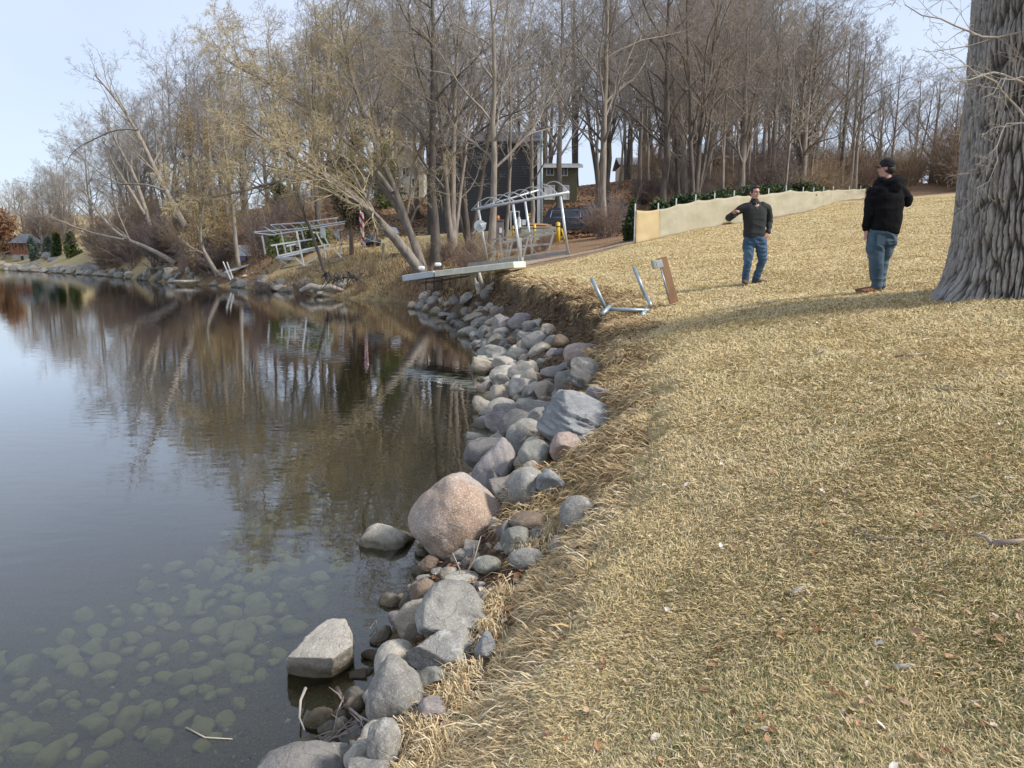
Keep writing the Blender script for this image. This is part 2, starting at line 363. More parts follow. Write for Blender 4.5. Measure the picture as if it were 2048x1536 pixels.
def spawn(g, Pt, Rd, Ln, n, tmin, tmax, ang, ratio, rr, minr, up=0.0, flip=True):
    N, K, _ = Pt.shape; t = tmin+(tmax-tmin)*((np.arange(n)[None]+g.random((N, n)))/n); f = t*(K-1); i = np.minimum(f.astype(int), K-2); u = (f-i)[..., None]
    a = np.take_along_axis(Pt, i[..., None].repeat(3, -1), 1); b = np.take_along_axis(Pt, (i+1)[..., None].repeat(3, -1), 1)
    S = a*(1-u)+b*u; T = nrm(b-a); rad = np.take_along_axis(Rd, i, 1)*(1-u[..., 0])+np.take_along_axis(Rd, i+1, 1)*u[..., 0]
    U, W = ring_frame(T); ph = g.random((N, 1))*6.28+np.arange(n)[None]*2.4+g.normal(0, .4, (N, n)); an = np.radians(ang)*g.uniform(.65, 1.3, (N, n))
    side = U*np.cos(ph)[..., None]+W*np.sin(ph)[..., None]
    D = nrm(T*np.cos(an)[..., None]+side*np.sin(an)[..., None]+np.array([0, 0, up]))
    L = Ln[:, None]*ratio*(1.05-.55*t)*g.uniform(.6, 1.25, (N, n)); r = np.maximum(rad*rr*g.uniform(.7, 1.1, (N, n)), minr)
    return S.reshape(-1, 3), D.reshape(-1, 3), L.reshape(-1), r.reshape(-1)
def gen_tree(seed, trunks, levels, minr=.006):
    """trunks: list of (points Kx3, radii K). levels: dicts. returns (wood meshes for trunk part, crown part)"""
    g = np.random.default_rng(seed); tr = MB(); cr = MB(); parents = []
    for pts, rad in trunks:
        pts = np.asarray(pts, float); rad = np.asarray(rad, float)
        n = max(12, len(pts)); s = np.linspace(0, len(pts)-1, n); Pn = np.stack([np.interp(s, np.arange(len(pts)), pts[:, k]) for k in range(3)], -1)
        for _ in range(2): Pn[1:-1] = (Pn[:-2]+2*Pn[1:-1]+Pn[2:])/4
        Rn = np.interp(s, np.arange(len(pts)), rad); Ls = np.linalg.norm(np.diff(Pn, axis=0), axis=1).sum()
        Pn[2:-1] += g.normal(0, .012*Ls/n*2, (n-3, 3)); V, q = tubes(Pn[None], Rn[None], 9); tr.add(V, q)
        parents.append((Pn[None], Rn[None], np.array([Ls])))
    Pt = np.concatenate([p[0] for p in parents]) if len({p[0].shape[1] for p in parents}) == 1 else parents[0][0]
    Rd = np.concatenate([p[1] for p in parents]); Ln = np.concatenate([p[2] for p in parents])
    for li, lv in enumerate(levels):
        S, D, L, r = spawn(g, Pt, Rd, Ln, lv['n'], lv.get('t0', .3), lv.get('t1', 1), lv.get('ang', 45), lv.get('ratio', .5), lv.get('rr', .6), minr, lv.get('up', .1))
        K = lv.get('K', 4); Pt, Rd = grow(g, S, D, L, r, K, lv.get('w', .12), lv.get('trop', .03)); Ln = L
        Rd = np.maximum(Rd, minr*.6)
        m = 6 if li == 0 else (4 if li == 1 else 3)
        V, q = tubes(Pt, Rd, m); (tr if li < lv.get('trunk_lv', 1) else cr).add(V, q)
    return tr, cr
def std_levels(a=12, b=6, c=5, d=5, t0=.3, up=.25, ang=42, ratio=.45, e=3):
    lv = [dict(n=a, t0=t0, ang=ang, ratio=ratio, rr=.55, up=up, K=9, w=.15, trop=.035),
          dict(n=b, t0=.2, ang=42, ratio=.5, rr=.55, up=.08, K=6, w=.16, trop=.02),
          dict(n=c, t0=.2, ang=45, ratio=.52, rr=.6, up=.06, K=4, w=.15, trop=.03),
          dict(n=d, t0=.15, ang=45, ratio=.55, rr=.7, up=.05, K=3, w=.18, trop=.02)]
    if e: lv.append(dict(n=e, t0=.2, ang=45, ratio=.6, rr=.8, up=.03, K=3, w=.2, trop=.02))
    return lv
def straight(h, r, g, lean=0, wob=.25):
    z = np.linspace(-.3, h, 12); x = np.cumsum(g.normal(0, wob*.25, 12)); y = np.cumsum(g.normal(0, wob*.25, 12)); x -= x[1]; y -= y[1]
    rad = r*(1-.85*np.linspace(0, 1, 12)**1.1); rad[0] *= 1.5; rad[1] *= 1.15
    return np.stack([x+lean*z, y, z], -1), rad
def tree_obj(name, label, tr, cr, loc, mb=None, mt=None, group=None):
    t = thing(name, label, 'tree', loc, 0, group)
    tr.build('trunk', mb or bark, t, smooth=True); cr.build('crown', mt or twig_grey, t, smooth=True)
    return t
LAB = {}
PROTO = {}
def proto(key, maker, mb, mt):
    if key not in PROTO:
        tr, cr = maker()
        mt_ = mesh_np('trunk', np.vstack(tr.V), np.vstack(tr.Q)); mt_.materials.append(mb)
        mc = mesh_np('crown', np.vstack(cr.V), np.vstack(cr.Q)); mc.materials.append(mt)
        PROTO[key] = (mt_, mc)
    return PROTO[key]
def mk(seed, h, r, kind):
    def f():
        g = np.random.default_rng(seed)
        if kind == 'tall': return gen_tree(seed, [straight(h, r, g)], std_levels(17, 8, 6, 4, t0=.28, up=.18, ang=48, ratio=.46, e=2), .0075)
        if kind == 'wide': return gen_tree(seed, [straight(h*.8, r, g)], std_levels(14, 7, 6, 5, t0=.2, up=.2, ang=50, ratio=.58, e=2), .0075)
        if kind == 'fork':
            p1, r1 = straight(h, r*.8, g, .10); p2, r2 = straight(h*.95, r*.75, g, -.14); p3, r3 = straight(h*.85, r*.5, g, .26)
            return gen_tree(seed, [(p1, r1), (p2, r2), (p3, r3)], std_levels(10, 8, 6, 4, t0=.25, up=.15, ang=47, ratio=.48, e=2), .0075)
        if kind == 'thin': return gen_tree(seed, [straight(h, r, g)], std_levels(14, 6, 5, 4, t0=.25, up=.28, ang=42, ratio=.36, e=0), .010)
    return f
KINDS = [('tallA', mk(1, 16, .22, 'tall'), bark, twig_grey), ('tallB', mk(2, 17, .26, 'tall'), bark_dark, twig_grey), ('tallC', mk(3, 15, .19, 'tall'), bark_pale, twig_pale),
         ('wideA', mk(4, 14, .27, 'wide'), bark, twig_grey), ('wideB', mk(5, 13, .25, 'wide'), bark_pale, twig_pale), ('forkA', mk(6, 15, .27, 'fork'), bark, twig_grey),
         ('forkB', mk(7, 15, .25, 'fork'), bark_dark, twig_tan), ('thinA', mk(8, 12, .10, 'thin'), bark, twig_pale), ('thinB', mk(9, 10, .08, 'thin'), bark_pale, twig_tan)]
KD = {k[0]: k for k in KINDS}
HT = {'tallA': 16, 'tallB': 17, 'tallC': 15, 'wideA': 14, 'wideB': 13, 'forkA': 15, 'forkB': 15, 'thinA': 12, 'thinB': 10}
def put(kind, x, y, s, rz, name, label, group, tilt=(0, 0)):
    k = KD[kind]; a, b = proto(*k)
    t = thing(name, label, 'tree', (x, y, gz(x, y)-.1), rz, group); t.scale = (s, s, s); t.rotation_euler = (tilt[0], tilt[1], rz)
    for n_, me in (('trunk', a), ('crown', b)):
        o = bpy.data.objects.new(n_, me); C.objects.link(o); o.parent = t
    return t
def top_scale(kind, px, ytop, Y):
    x, _, z = P(px, ytop, Y); return (z-gz(x, Y))/HT[kind]
# distinct trees of the middle distance: kind, base px, Y, top py, rotation, label
MID = [('tallB',872,38,-160,.5,'tall dark-barked bare tree rising from the brush left of the dark house'),
       ('forkA',905,40,-60,1.1,'many-stemmed bare tree in front of the left half of the dark house'),
       ('tallC',985,36,-140,2.2,'pale-barked bare tree directly behind the arched boat lift frame'),
       ('thinA',1012,42,-20,2.9,'slender bare tree just right of the pale tree behind the boat lift'),
       ('forkB',938,45,-20,3.3,'dark forked tree before the left part of the charcoal house'),('tallC',1062,47,60,1.0,'pale thin tree before the right part of the charcoal house'),
       ('tallA',1118,58,-60,.2,'bare tree with a thick trunk in front of the green house'),
       ('tallA',1203,44,-150,1.9,'tall straight bare tree standing alone right of the parked cars'),
       ('tallB',1322,50,-120,3.1,'tall dark bare tree behind the left end of the fabric fence'),
       ('forkB',1385,50,-60,.9,'dark forked bare tree behind the fabric fence'),
       ('wideA',1478,56,-60,4.1,'thick forked bare tree behind the fence above the man in the grey sweater'),
       ('wideB',1590,62,20,5.2,'broad bare tree behind the fence with one long limb reaching up to the right'),
       ('tallC',1690,75,90,1.4,'pale slim bare tree behind the far end of the fence'),
       ('wideA',84,116,335,.7,'leaning grey tree rising just right of the gazebo'),
       ('wideA',1850,85,110,2.5,'low broad bare tree past the lawn crest between the men and the big trunk')]
for i, (k, px, Y, yt, rz, lb) in enumerate(MID):
    x = P(px, 500, Y)[0]; put(k, x, Y, top_scale(k, px, yt, Y), rz, 'bare_tree', lb, 'bare trees around the lawn')
FX = [1262,1317,1392,1469,1538,1573,1607,1648,1699,1722,1760,2048]; FY_ = [31,33,36,39,43,46,50,57,68,73,74,62]
LM = [(0,'beyond the gazebo'),(60,'right of the gazebo roof'),(120,'above the blue slab shore'),(180,'over the far stone bank'),(250,'behind the low leaning trunk'),(320,'behind the paired leaning trunks'),(380,'behind the rusty cedar'),
      (470,'above the white panel'),(540,'behind the old lift left end'),(610,'behind the old lift middle'),(670,'behind the dark cedar'),(730,'above the striped flag'),(790,'behind the white house corner'),(850,'at the charcoal house left edge'),
      (930,'behind the charcoal house middle'),(1010,'behind the charcoal house right'),(1085,'by the utility pole'),(1140,'behind the green house'),(1200,'behind the dark truck'),(1260,'behind the first fence panel'),(1320,'behind the second fence stake'),
      (1375,'behind the fence left part'),(1430,'left of the man in grey'),(1490,'straight above the man in grey'),(1550,'right of the man in grey'),(1610,'behind the tallest hedge'),(1670,'behind the far fence stakes'),(1720,'left of the man in black'),(1775,'above the man in black'),
      (1830,'right of the man in black'),(1890,'left of the furrowed trunk'),(1960,'hidden by the furrowed trunk')]
LOOK = {'tallA':'tall grey-brown tree','tallB':'tall dark-barked tree','tallC':'tall pale-barked tree','wideA':'spreading grey-brown tree','wideB':'spreading pale tree','forkA':'three-stemmed grey tree','forkB':'three-stemmed dark tree','thinA':'thin grey sapling tree','thinB':'thin pale sapling tree'}
def where(px): return [l for p_, l in LM if p_ <= max(px, 0)][-1]
def row(Y, y0, y1): u = (Y-y0)/(y1-y0); return 'nearest row' if u < .25 else ('second row' if u < .5 else ('third row' if u < .75 else 'back row'))
def forest(n, x0, x1, y0, y1, tops, seed, label, group, kinds, slack=60):
    g = np.random.default_rng(seed); out = []; tries = 0
    while len(out) < n and tries < n*60:
        tries += 1; Y = g.uniform(y0, y1); px = g.uniform(x0, x1); x = P(px, 500, Y)[0]
        if any((x-a)**2+(Y-b)**2 < 3.2 for a, b in out): continue
        d, w = shore_dist(np.array([x]), np.array([Y]))
        if d[0] < w[0]: continue
        if px > 1262 and Y < np.interp(px, FX, FY_)+2.5: continue
        if 6.0 < x < 12.5 and 68 < Y < 78: continue
        if -7.5 < x < 4 and 52 < Y < 66: continue
        if 4 < x < 11 and 46 < Y < 56: continue
        k = kinds[g.integers(len(kinds))]; yt = np.interp(px, tops[0], tops[1])+g.uniform(-10, slack)
        s = top_scale(k, px, yt, Y); s = float(np.clip(s, .35, 1.9)); out.append((x, Y))
        put(k, x, Y, s, g.uniform(0, 6.28), 'bare_tree', f"{LOOK[k]} {where(px)}, {row(Y, y0, y1)}", group)
TOPS = ([0,60,120,150,250,330,400,470,530,600,700,1500,1640,1720,1800,1920,2048],[370,350,340,290,250,170,85,95,140,60,-40,-40,20,70,110,130,90])
big = ['tallA', 'tallB', 'tallC', 'forkA', 'forkB', 'wideA']
forest(50, 1230, 1960, 52, 125, TOPS, 11, 'bare grey-brown tree in the dense wood behind the fabric fence', 'trees of the wood behind the fence', big+['thinA', 'thinB', 'thinA'])
forest(26, 1230, 1960, 60, 120, TOPS, 17, '', 'trees of the wood behind the fence', ['thinA', 'thinB', 'thinA'], 140)
forest(14, 860, 1230, 60, 120, TOPS, 12, 'bare tree standing behind the dark and the green house', 'trees behind the houses', big, 120)
forest(22, 480, 860, 62, 120, TOPS, 13, 'bare tree on the leaf-covered hillside behind the old boat lift frame', 'trees on the hillside', big+['thinA', 'wideB'], 110)
forest(24, 130, 500, 68, 120, TOPS, 14, 'bare tree in the dense wood behind the shore brush at left', 'trees of the wood left of the willow', ['wideA', 'wideB', 'tallA', 'forkA', 'tallC', 'forkB'], 60)
forest(10, 0, 150, 122, 160, TOPS, 15, 'bare tree beyond the gazebo on the far shore', 'trees round the gazebo', ['wideA', 'tallA', 'wideB', 'forkA'], 30)
forest(14, 2000, 2500, 45, 100, TOPS, 16, 'bare tree hidden behind the big furrowed trunk', 'trees right of the big trunk', big, 60)

# leaning willow with olive twigs
def px_path(pts, Y, dY=0):
    n = len(pts); return [P(a, b, Y+dY*i/(n-1)) for i, (a, b) in enumerate(pts)]
WZ = 0
W1 = px_path([(848,552),(790,470),(700,385),(640,342),(560,300),(480,240)], 37, -3); W2 = px_path([(850,548),(825,470),(785,385),(700,320),(600,275),(540,205)], 37.5, 3)
W3 = px_path([(640,342),(600,352),(530,370),(450,390),(395,400),(350,402)], 36, -2); W4 = px_path([(846,548),(815,440),(770,330),(705,180),(690,90),(680,20)], 37.5, 1.5)
W5 = px_path([(785,385),(740,320),(650,250),(560,170),(500,150),(450,120)], 37.5, 2)
def r6(a, b): return list(np.linspace(a, b, 6))
lvw = [dict(n=20, t0=.22, ang=52, ratio=.40, rr=.5, up=.35, K=9, w=.12, trop=.02), dict(n=9, t0=.2, ang=42, ratio=.52, rr=.5, up=.12, K=6, w=.12, trop=-.02),
       dict(n=6, t0=.15, ang=42, ratio=.6, rr=.6, up=.0, K=5, w=.12, trop=-.07), dict(n=6, t0=.15, ang=38, ratio=.75, rr=.7, up=-.1, K=4, w=.12, trop=-.10)]
tr, cr = gen_tree(31, [(W1, r6(.27, .05)), (W2, r6(.22, .04)), (W3, r6(.09, .02)), (W4, r6(.20, .03)), (W5, r6(.12, .03))], lvw, .008)
tree_obj('willow_tree', 'leaning willow with two thick trunks and olive yellow twigs reaching over the water', tr, cr, (0, 0, 0), bark, twig_willow)
# leaning trees of the left shore
def lean_tree(seed, paths, rads, Y, dY, lb, mb, mt, name='leaning_tree', minr=.009, n=10, up=.1):
    tk = [(px_path(p, Y, dY), r6(*r)) for p, r in zip(paths, rads)]
    tr, cr = gen_tree(seed, tk, [dict(n=n, t0=.3, ang=42, ratio=.4, rr=.5, up=up, K=8, w=.12, trop=.05), dict(n=6, t0=.2, ang=42, ratio=.5, rr=.55, up=.1, K=5, w=.15, trop=.04),
        dict(n=5, t0=.2, ang=45, ratio=.55, rr=.6, K=4, w=.18), dict(n=5, t0=.2, ang=45, ratio=.6, rr=.7, K=3, w=.2)], minr)
    tree_obj(name, lb, tr, cr, (0, 0, 0), mb, mt)
lean_tree(41, [[(352,528),(310,500),(250,480),(210,448),(185,405),(165,380)], [(250,480),(200,470),(160,460),(120,440),(90,430),(60,425)]], [(.22,.06),(.12,.03)], 66, 4,
          'pale trunk leaning low over the brush at the left shore', bark_pale, twig_tan)
lean_tree(42, [[(372,455),(335,390),(310,340),(275,260),(235,200),(190,150)], [(330,382),(290,365),(250,372),(215,360),(180,330),(150,300)], [(275,260),(230,255),(190,280),(160,290),(140,310),(130,330)]],
          [(.28,.06),(.11,.02),(.08,.015)], 68, 3, 'tall pale tree leaning left with its crown against the sky', bark_pale, twig_pale, n=13, up=.25)
lean_tree(43, [[(305,470),(285,400),(270,350),(240,300),(225,270),(215,240)], [(290,430),(255,370),(235,340),(225,325),(215,300),(205,280)]], [(.22,.06),(.16,.05)], 72, 2,
          'pair of pale leaning trunks inside the left shore brush', bark_pale, twig_grey)
lean_tree(44, [[(437,553),(420,525),(405,500),(398,470),(405,420),(415,380)]], [(.2,.05)], 60, 0, 'short dark tree leaning over the rocks left of the white plank', bark, twig_willow, n=8)
lean_tree(45, [[(655,560),(632,490),(610,430),(590,390),(583,345),(575,310)], [(610,430),(600,400),(590,370),(575,350),(565,335),(560,325)]], [(.11,.03),(.06,.02)], 45.5, 0,
          'thin dark leaning tree on the bank in front of the old boat lift frame', bark_dark, twig_grey, n=9)
lean_tree(46, [[(478,535),(470,480),(468,430),(462,380),(455,330),(450,300)]], [(.16,.08)], 57, 0, 'bare pale trunk beside the white panel', bark_pale, twig_pale, n=6)
# cedar-like trees and evergreens made of many small sprays
def sprays(g, n, c, rad, size, top_taper=.5, droop=.3, lumps=9, tight=1):
    """small three-cornered leaf sprays spread through an uneven crown"""
    cen = g.normal(0, .45, (lumps, 3)); cen[:, 2] = g.uniform(-.95, .9, lumps); rr = g.uniform(.35, .6, lumps)*tight
    k = g.integers(lumps, size=n); v = nrm(g.normal(0, 1, (n, 3)))*(g.random((n, 1))**.5)*rr[k][:, None]
    p = cen[k]*np.array([1, 1, 1])+v; tap = 1-top_taper*np.clip((p[:, 2:3]+1)/2, 0, 1)
    p[:, :2] *= tap*1.2; p = p*np.array(rad)+np.array(c)
    d = nrm(g.normal(0, 1, (n, 3))+np.array([0, 0, -droop])); e = nrm(np.cross(d, g.normal(0, 1, (n, 3)))); s = size*g.uniform(.6, 1.4, (n, 1))
    V = np.stack([p, p+d*s+e*s*.28, p+d*s*1.1-e*s*.28], 1).reshape(-1, 3); t = np.arange(n*3).reshape(-1, 3); return V, t
cedar_or = mat('cedar_orange', (.30, .19, .08), .8, var=(.22, .185, .09), scale=.7, spec=.2)
cedar_dk = mat('cedar_dark', (.075, .065, .04), .85, var=(.12, .09, .055), scale=2, spec=.2)
ever = mat('evergreen', (.035, .06, .022), .7, var=(.075, .11, .035), scale=1.2, spec=.3)
ever_y = mat('evergreen_light', (.10, .13, .035), .7, var=(.16, .17, .06), scale=1.2, spec=.3)
ever_b = mat('evergreen_blue', (.10, .135, .10), .7, var=(.15, .18, .14), scale=1.2, spec=.3)
def evergreen(name, lb, px0, px1, pt, pb, Y, m, n, size, seed, cat='tree', group=None, taper=.5, droop=.3, lumps=14, trunk=True, tight=1):
    g = np.random.default_rng(seed); a = P((px0+px1)/2, pt, Y); b = P((px0+px1)/2, pb, Y); w = (px1-px0)/2*Y/F; h = (a[2]-b[2])/2
    base = (a[0], Y, b[2]); t = thing(name, lb, cat, base, 0, group)
    V, tt = sprays(g, n, (0, 0, h), (w, w*.9, h), size, taper, droop, lumps, tight); mb = MB(); mb.add(V, None, tt); mb.build('crown', m, t)
    if trunk:
        zb = gz(a[0], Y)-b[2]-.1; mb = MB(); mb.tube([(0, 0, min(zb, 0)), (.03, 0, h), (0, .02, h*1.9)], [w*.09+.04, w*.06+.03, .02], 7); mb.build('trunk', bark, t, smooth=True)
    return t
evergreen('cedar_tree', 'tall rusty orange cedar at the shore behind the willow twigs', 350, 474, 200, 535, 64, cedar_or, 22000, .10, 51, taper=.45, droop=1.2, lumps=34, tight=.55)
evergreen('cedar_tree', 'dark brown cedar with bare stem beside the striped flag', 655, 735, 270, 470, 52, cedar_dk, 9000, .20, 52, taper=.4)
for i, (a, b, c_, d_, Y, m_, lb) in enumerate([(52,75,480,522,114,ever_b,'blue-green spruce beside the gazebo'),(85,106,478,520,112,ever_b,'round bluish conifer right of the gazebo'),
      (104,120,470,515,110,ever,'dark narrow conifer right of the gazebo'),(128,150,470,512,104,ever_y,'yellow-green conifer at the edge of the far lawn')]):
    evergreen('conifer', lb, a, b, c_, d_, Y, m_, 2600, .35, 60+i, group='conifers near the gazebo', taper=.8)
evergreen('conifer', 'olive green pine crown left of the white house', 725, 800, 285, 420, 72, ever_y, 7000, .25, 70, taper=.5)
evergreen('conifer', 'dark conifer behind the leaf-covered slope', 520, 600, 370, 430, 84, ever, 3000, .35, 71, taper=.6)
evergreen('conifer', 'second dark conifer right on the hillside behind the cedar', 630, 700, 350, 425, 86, ever, 3000, .35, 72, taper=.6)
evergreen('conifer', 'dark conifer where the fabric fence begins', 1252, 1275, 412, 486, 33, ever, 3500, .12, 73, taper=.5)
evergreen('evergreen_shrub', 'green shrub under the old boat lift frame', 520, 580, 465, 510, 56, ever_y, 2600, .18, 74, 'shrub', trunk=False)
evergreen('evergreen_shrub', 'wide green shrub behind the old boat lift frame', 580, 680, 450, 500, 58, ever_y, 4200, .18, 75, 'shrub', trunk=False)

# brush: dense leafless shrubs
def gen_shrub(seed, n=34, h=2.6, spread=50, m=(6, 5, 4), minr=.006):
    g = np.random.default_rng(seed); S = np.zeros((n, 3)); S[:, :2] = g.normal(0, .28, (n, 2)); S[:, 2] = -.1
    ph = g.random(n)*6.28; an = np.radians(spread)*g.random(n)**.6; D = np.stack([np.sin(an)*np.cos(ph), np.sin(an)*np.sin(ph), np.cos(an)], -1)
    Pt, Rd = grow(g, S, D, h*g.uniform(.6, 1.1, n), g.uniform(.014, .03, n), 8, .12, .02); mb = MB(); V, q = tubes(Pt, Rd, 4); mb.add(V, q); Ln = np.full(n, h)
    for k in m:
        S, D, L, r = spawn(g, Pt, Rd, Ln, k, .15, 1, 38, .45, .6, minr, .05); Pt, Rd = grow(g, S, D, L, r, 4, .18, .02); Rd = np.maximum(Rd, minr*.7); V, q = tubes(Pt, Rd, 3); mb.add(V, q); Ln = L
    return mesh_np('shrub', np.vstack(mb.V), np.vstack(mb.Q))
SHR = [gen_shrub(80), gen_shrub(81, 26, 3.0, 40), gen_shrub(82, 44, 2.2, 60)]
brush_m = [mat('brush_red', (.19, .135, .11), .9, var=(.27, .20, .155), scale=1.5, spec=.1), mat('brush_tan', (.38, .29, .19), .9, var=(.27, .20, .14), scale=1.5, spec=.1), mat('brush_grey', (.24, .20, .18), .9, var=(.17, .13, .12), scale=1.5, spec=.1)]
SHM = []
for k, m_ in enumerate(brush_m):
    for s_ in SHR:
        me = s_.copy(); me.materials.clear(); me.materials.append(m_); SHM.append(me)
def shrub(x, y, s, kind, label, group, g, sz=1, name='bare_shrub'):
    o = bpy.data.objects.new(name, SHM[kind*3+int(g.integers(3))]); C.objects.link(o); o.location = (x, y, gz(x, y)-.05); o.rotation_euler = (0, 0, g.uniform(0, 6.28)); o.scale = (s, s, s*sz)
    return tag(o, label, 'shrub', group)
g = np.random.default_rng(90)
def brush(n, x0, x1, y0, y1, s0, s1, kinds, label, group, seed, sz=1):
    g = np.random.default_rng(seed); c = 0; tr_ = 0
    while c < n and tr_ < n*40:
        tr_ += 1; px = g.uniform(x0, x1); Y = g.uniform(y0, y1); x = P(px, 520, Y)[0]; d, w = shore_dist(np.array([x]), np.array([Y]))
        if d[0] < .6: continue
        if px > 1262 and Y < np.interp(px, FX, FY_)+2: continue
        kk = kinds[g.integers(len(kinds))]; sz_ = g.uniform(s0, s1); lb = f"{'tall' if sz_ > (s0+s1)/2 else 'low'} {['purplish','tan','grey'][kk]} brush {where(px)}, {row(Y, y0, y1).replace('row', 'rank')}"; shrub(x, Y, sz_, kk, lb, group, g, sz); c += 1
brush(46, 190, 440, 62, 95, 1.0, 2.0, [0, 2, 2, 1], 'leafless purplish brush crowding the left shore', 'brush on the left shore', 91)
for _o in [o for o in C.objects if o.name.startswith('bare_shrub') and o.parent is None and o.location[1] < 66 and 436 < pxof(*o.location)[0] < 512]: bpy.data.objects.remove(_o)
brush(12, 120, 330, 86, 100, 1.2, 2.2, [2, 1], 'pale leafless brush above the pale stone shore', 'brush above the stone shore', 92)
brush(16, 850, 980, 33, 40, .35, .6, [1, 1, 0], 'dry tan brush round the tree bases beside the dock section', 'tan brush beside the dock section', 93, .8)
brush(12, 985, 1110, 34, 44, .22, .38, [1, 0], 'low dry brush between the boat lift and the parked cars', 'brush behind the boat lift', 94)
brush(2, 1195, 1235, 38, 46, .8, 1.0, [2, 0], 'upright bare shrub right of the boat lift in front of the cars', 'shrubs before the cars', 95, 1.2)
brush(60, 1280, 1780, 50, 100, .9, 1.9, [0, 1, 2], 'tangled undergrowth of the wood behind the fence', 'undergrowth behind the fence', 96)
brush(34, 1290, 2000, 84, 118, 1.2, 2.2, [0, 2, 1], '', 'far undergrowth behind the fence', 110)
brush(18, 1780, 1990, 66, 84, 1.3, 2.4, [0, 0, 1], 'reddish brush mass past the lawn crest at right', 'brush past the lawn crest', 97)
brush(8, 512, 560, 60, 66, .8, 1.4, [0, 2], 'brush between the cedar and the white panel', 'brush beside the white panel', 98)
brush(14, 480, 860, 62, 72, .5, 1.0, [1, 0], 'low brush on the leaf-covered slope', 'brush on the slope', 99)
brush(12, 0, 140, 124, 145, 1.2, 2.2, [1, 0], 'brush behind the gazebo', 'brush behind the gazebo', 100)
g = np.random.default_rng(101)
for px, Y, s, k, lb in [(600,46.5,.55,0,'dark red low bush on the bank below the old boat lift frame'),(522,51,.6,2,'thin grey bush right of the white plank'),(745,45,.35,1,'tan dry bush by the undercut bank'),(720,43.2,.3,1,'small tan bush above the driftwood')]:
    shrub(P(px, 550, Y)[0], Y, s, k, lb, 'bushes on the far bank', g)
# ------------------------------------------------------------------ rocks
def ico(sub):
    import bmesh
    bm = bmesh.new(); bmesh.ops.create_icosphere(bm, subdivisions=sub, radius=1); bm.verts.ensure_lookup_table()
    V = np.array([v.co[:] for v in bm.verts]); T = np.array([[v.index for v in f.verts] for f in bm.faces]); bm.free(); return V, T
ICO = {k: ico(k) for k in (3, 4, 5)}
def rock_mesh(seed, cuts=7, soft=.12, rough=.05, sub=4, cutd=(.55, .9), strata=0):
    g = np.random.default_rng(seed); V, T = ICO[sub]; V = V.copy()
    n = nrm(g.normal(0, 1, (cuts, 3))); d = g.uniform(*cutd, cuts)
    for k in range(cuts):
        h = V @ n[k]-d[k]; sft = np.where(h > -soft, (h+soft)**2/(4*soft)*(h < soft)+h*(h >= soft), 0)
        V = V-n[k]*sft[:, None]*.96
    o = g.uniform(0, 50, 3); nn = nrm(V)
    V = V+nn*(fbm(V[:, 0]*1.3+o[0], V[:, 1]*1.3, V[:, 2]*1.3, s=seed, o=3)*.16)[:, None]
    V = V+nn*(fbm(V[:, 0]*5+o[1], V[:, 1]*5, V[:, 2]*5, s=seed+3, o=3)*rough)[:, None]
    if strata:
        V = V+nn*(np.abs(vn(V[:, 0]*1.5+o[2], V[:, 1]*1.5, V[:, 2]*9+V[:, 0]*3, s=seed+8))*strata)[:, None]
    V -= (V.max(0)+V.min(0))/2; V /= (V.max(0)-V.min(0))/2
    return V, T
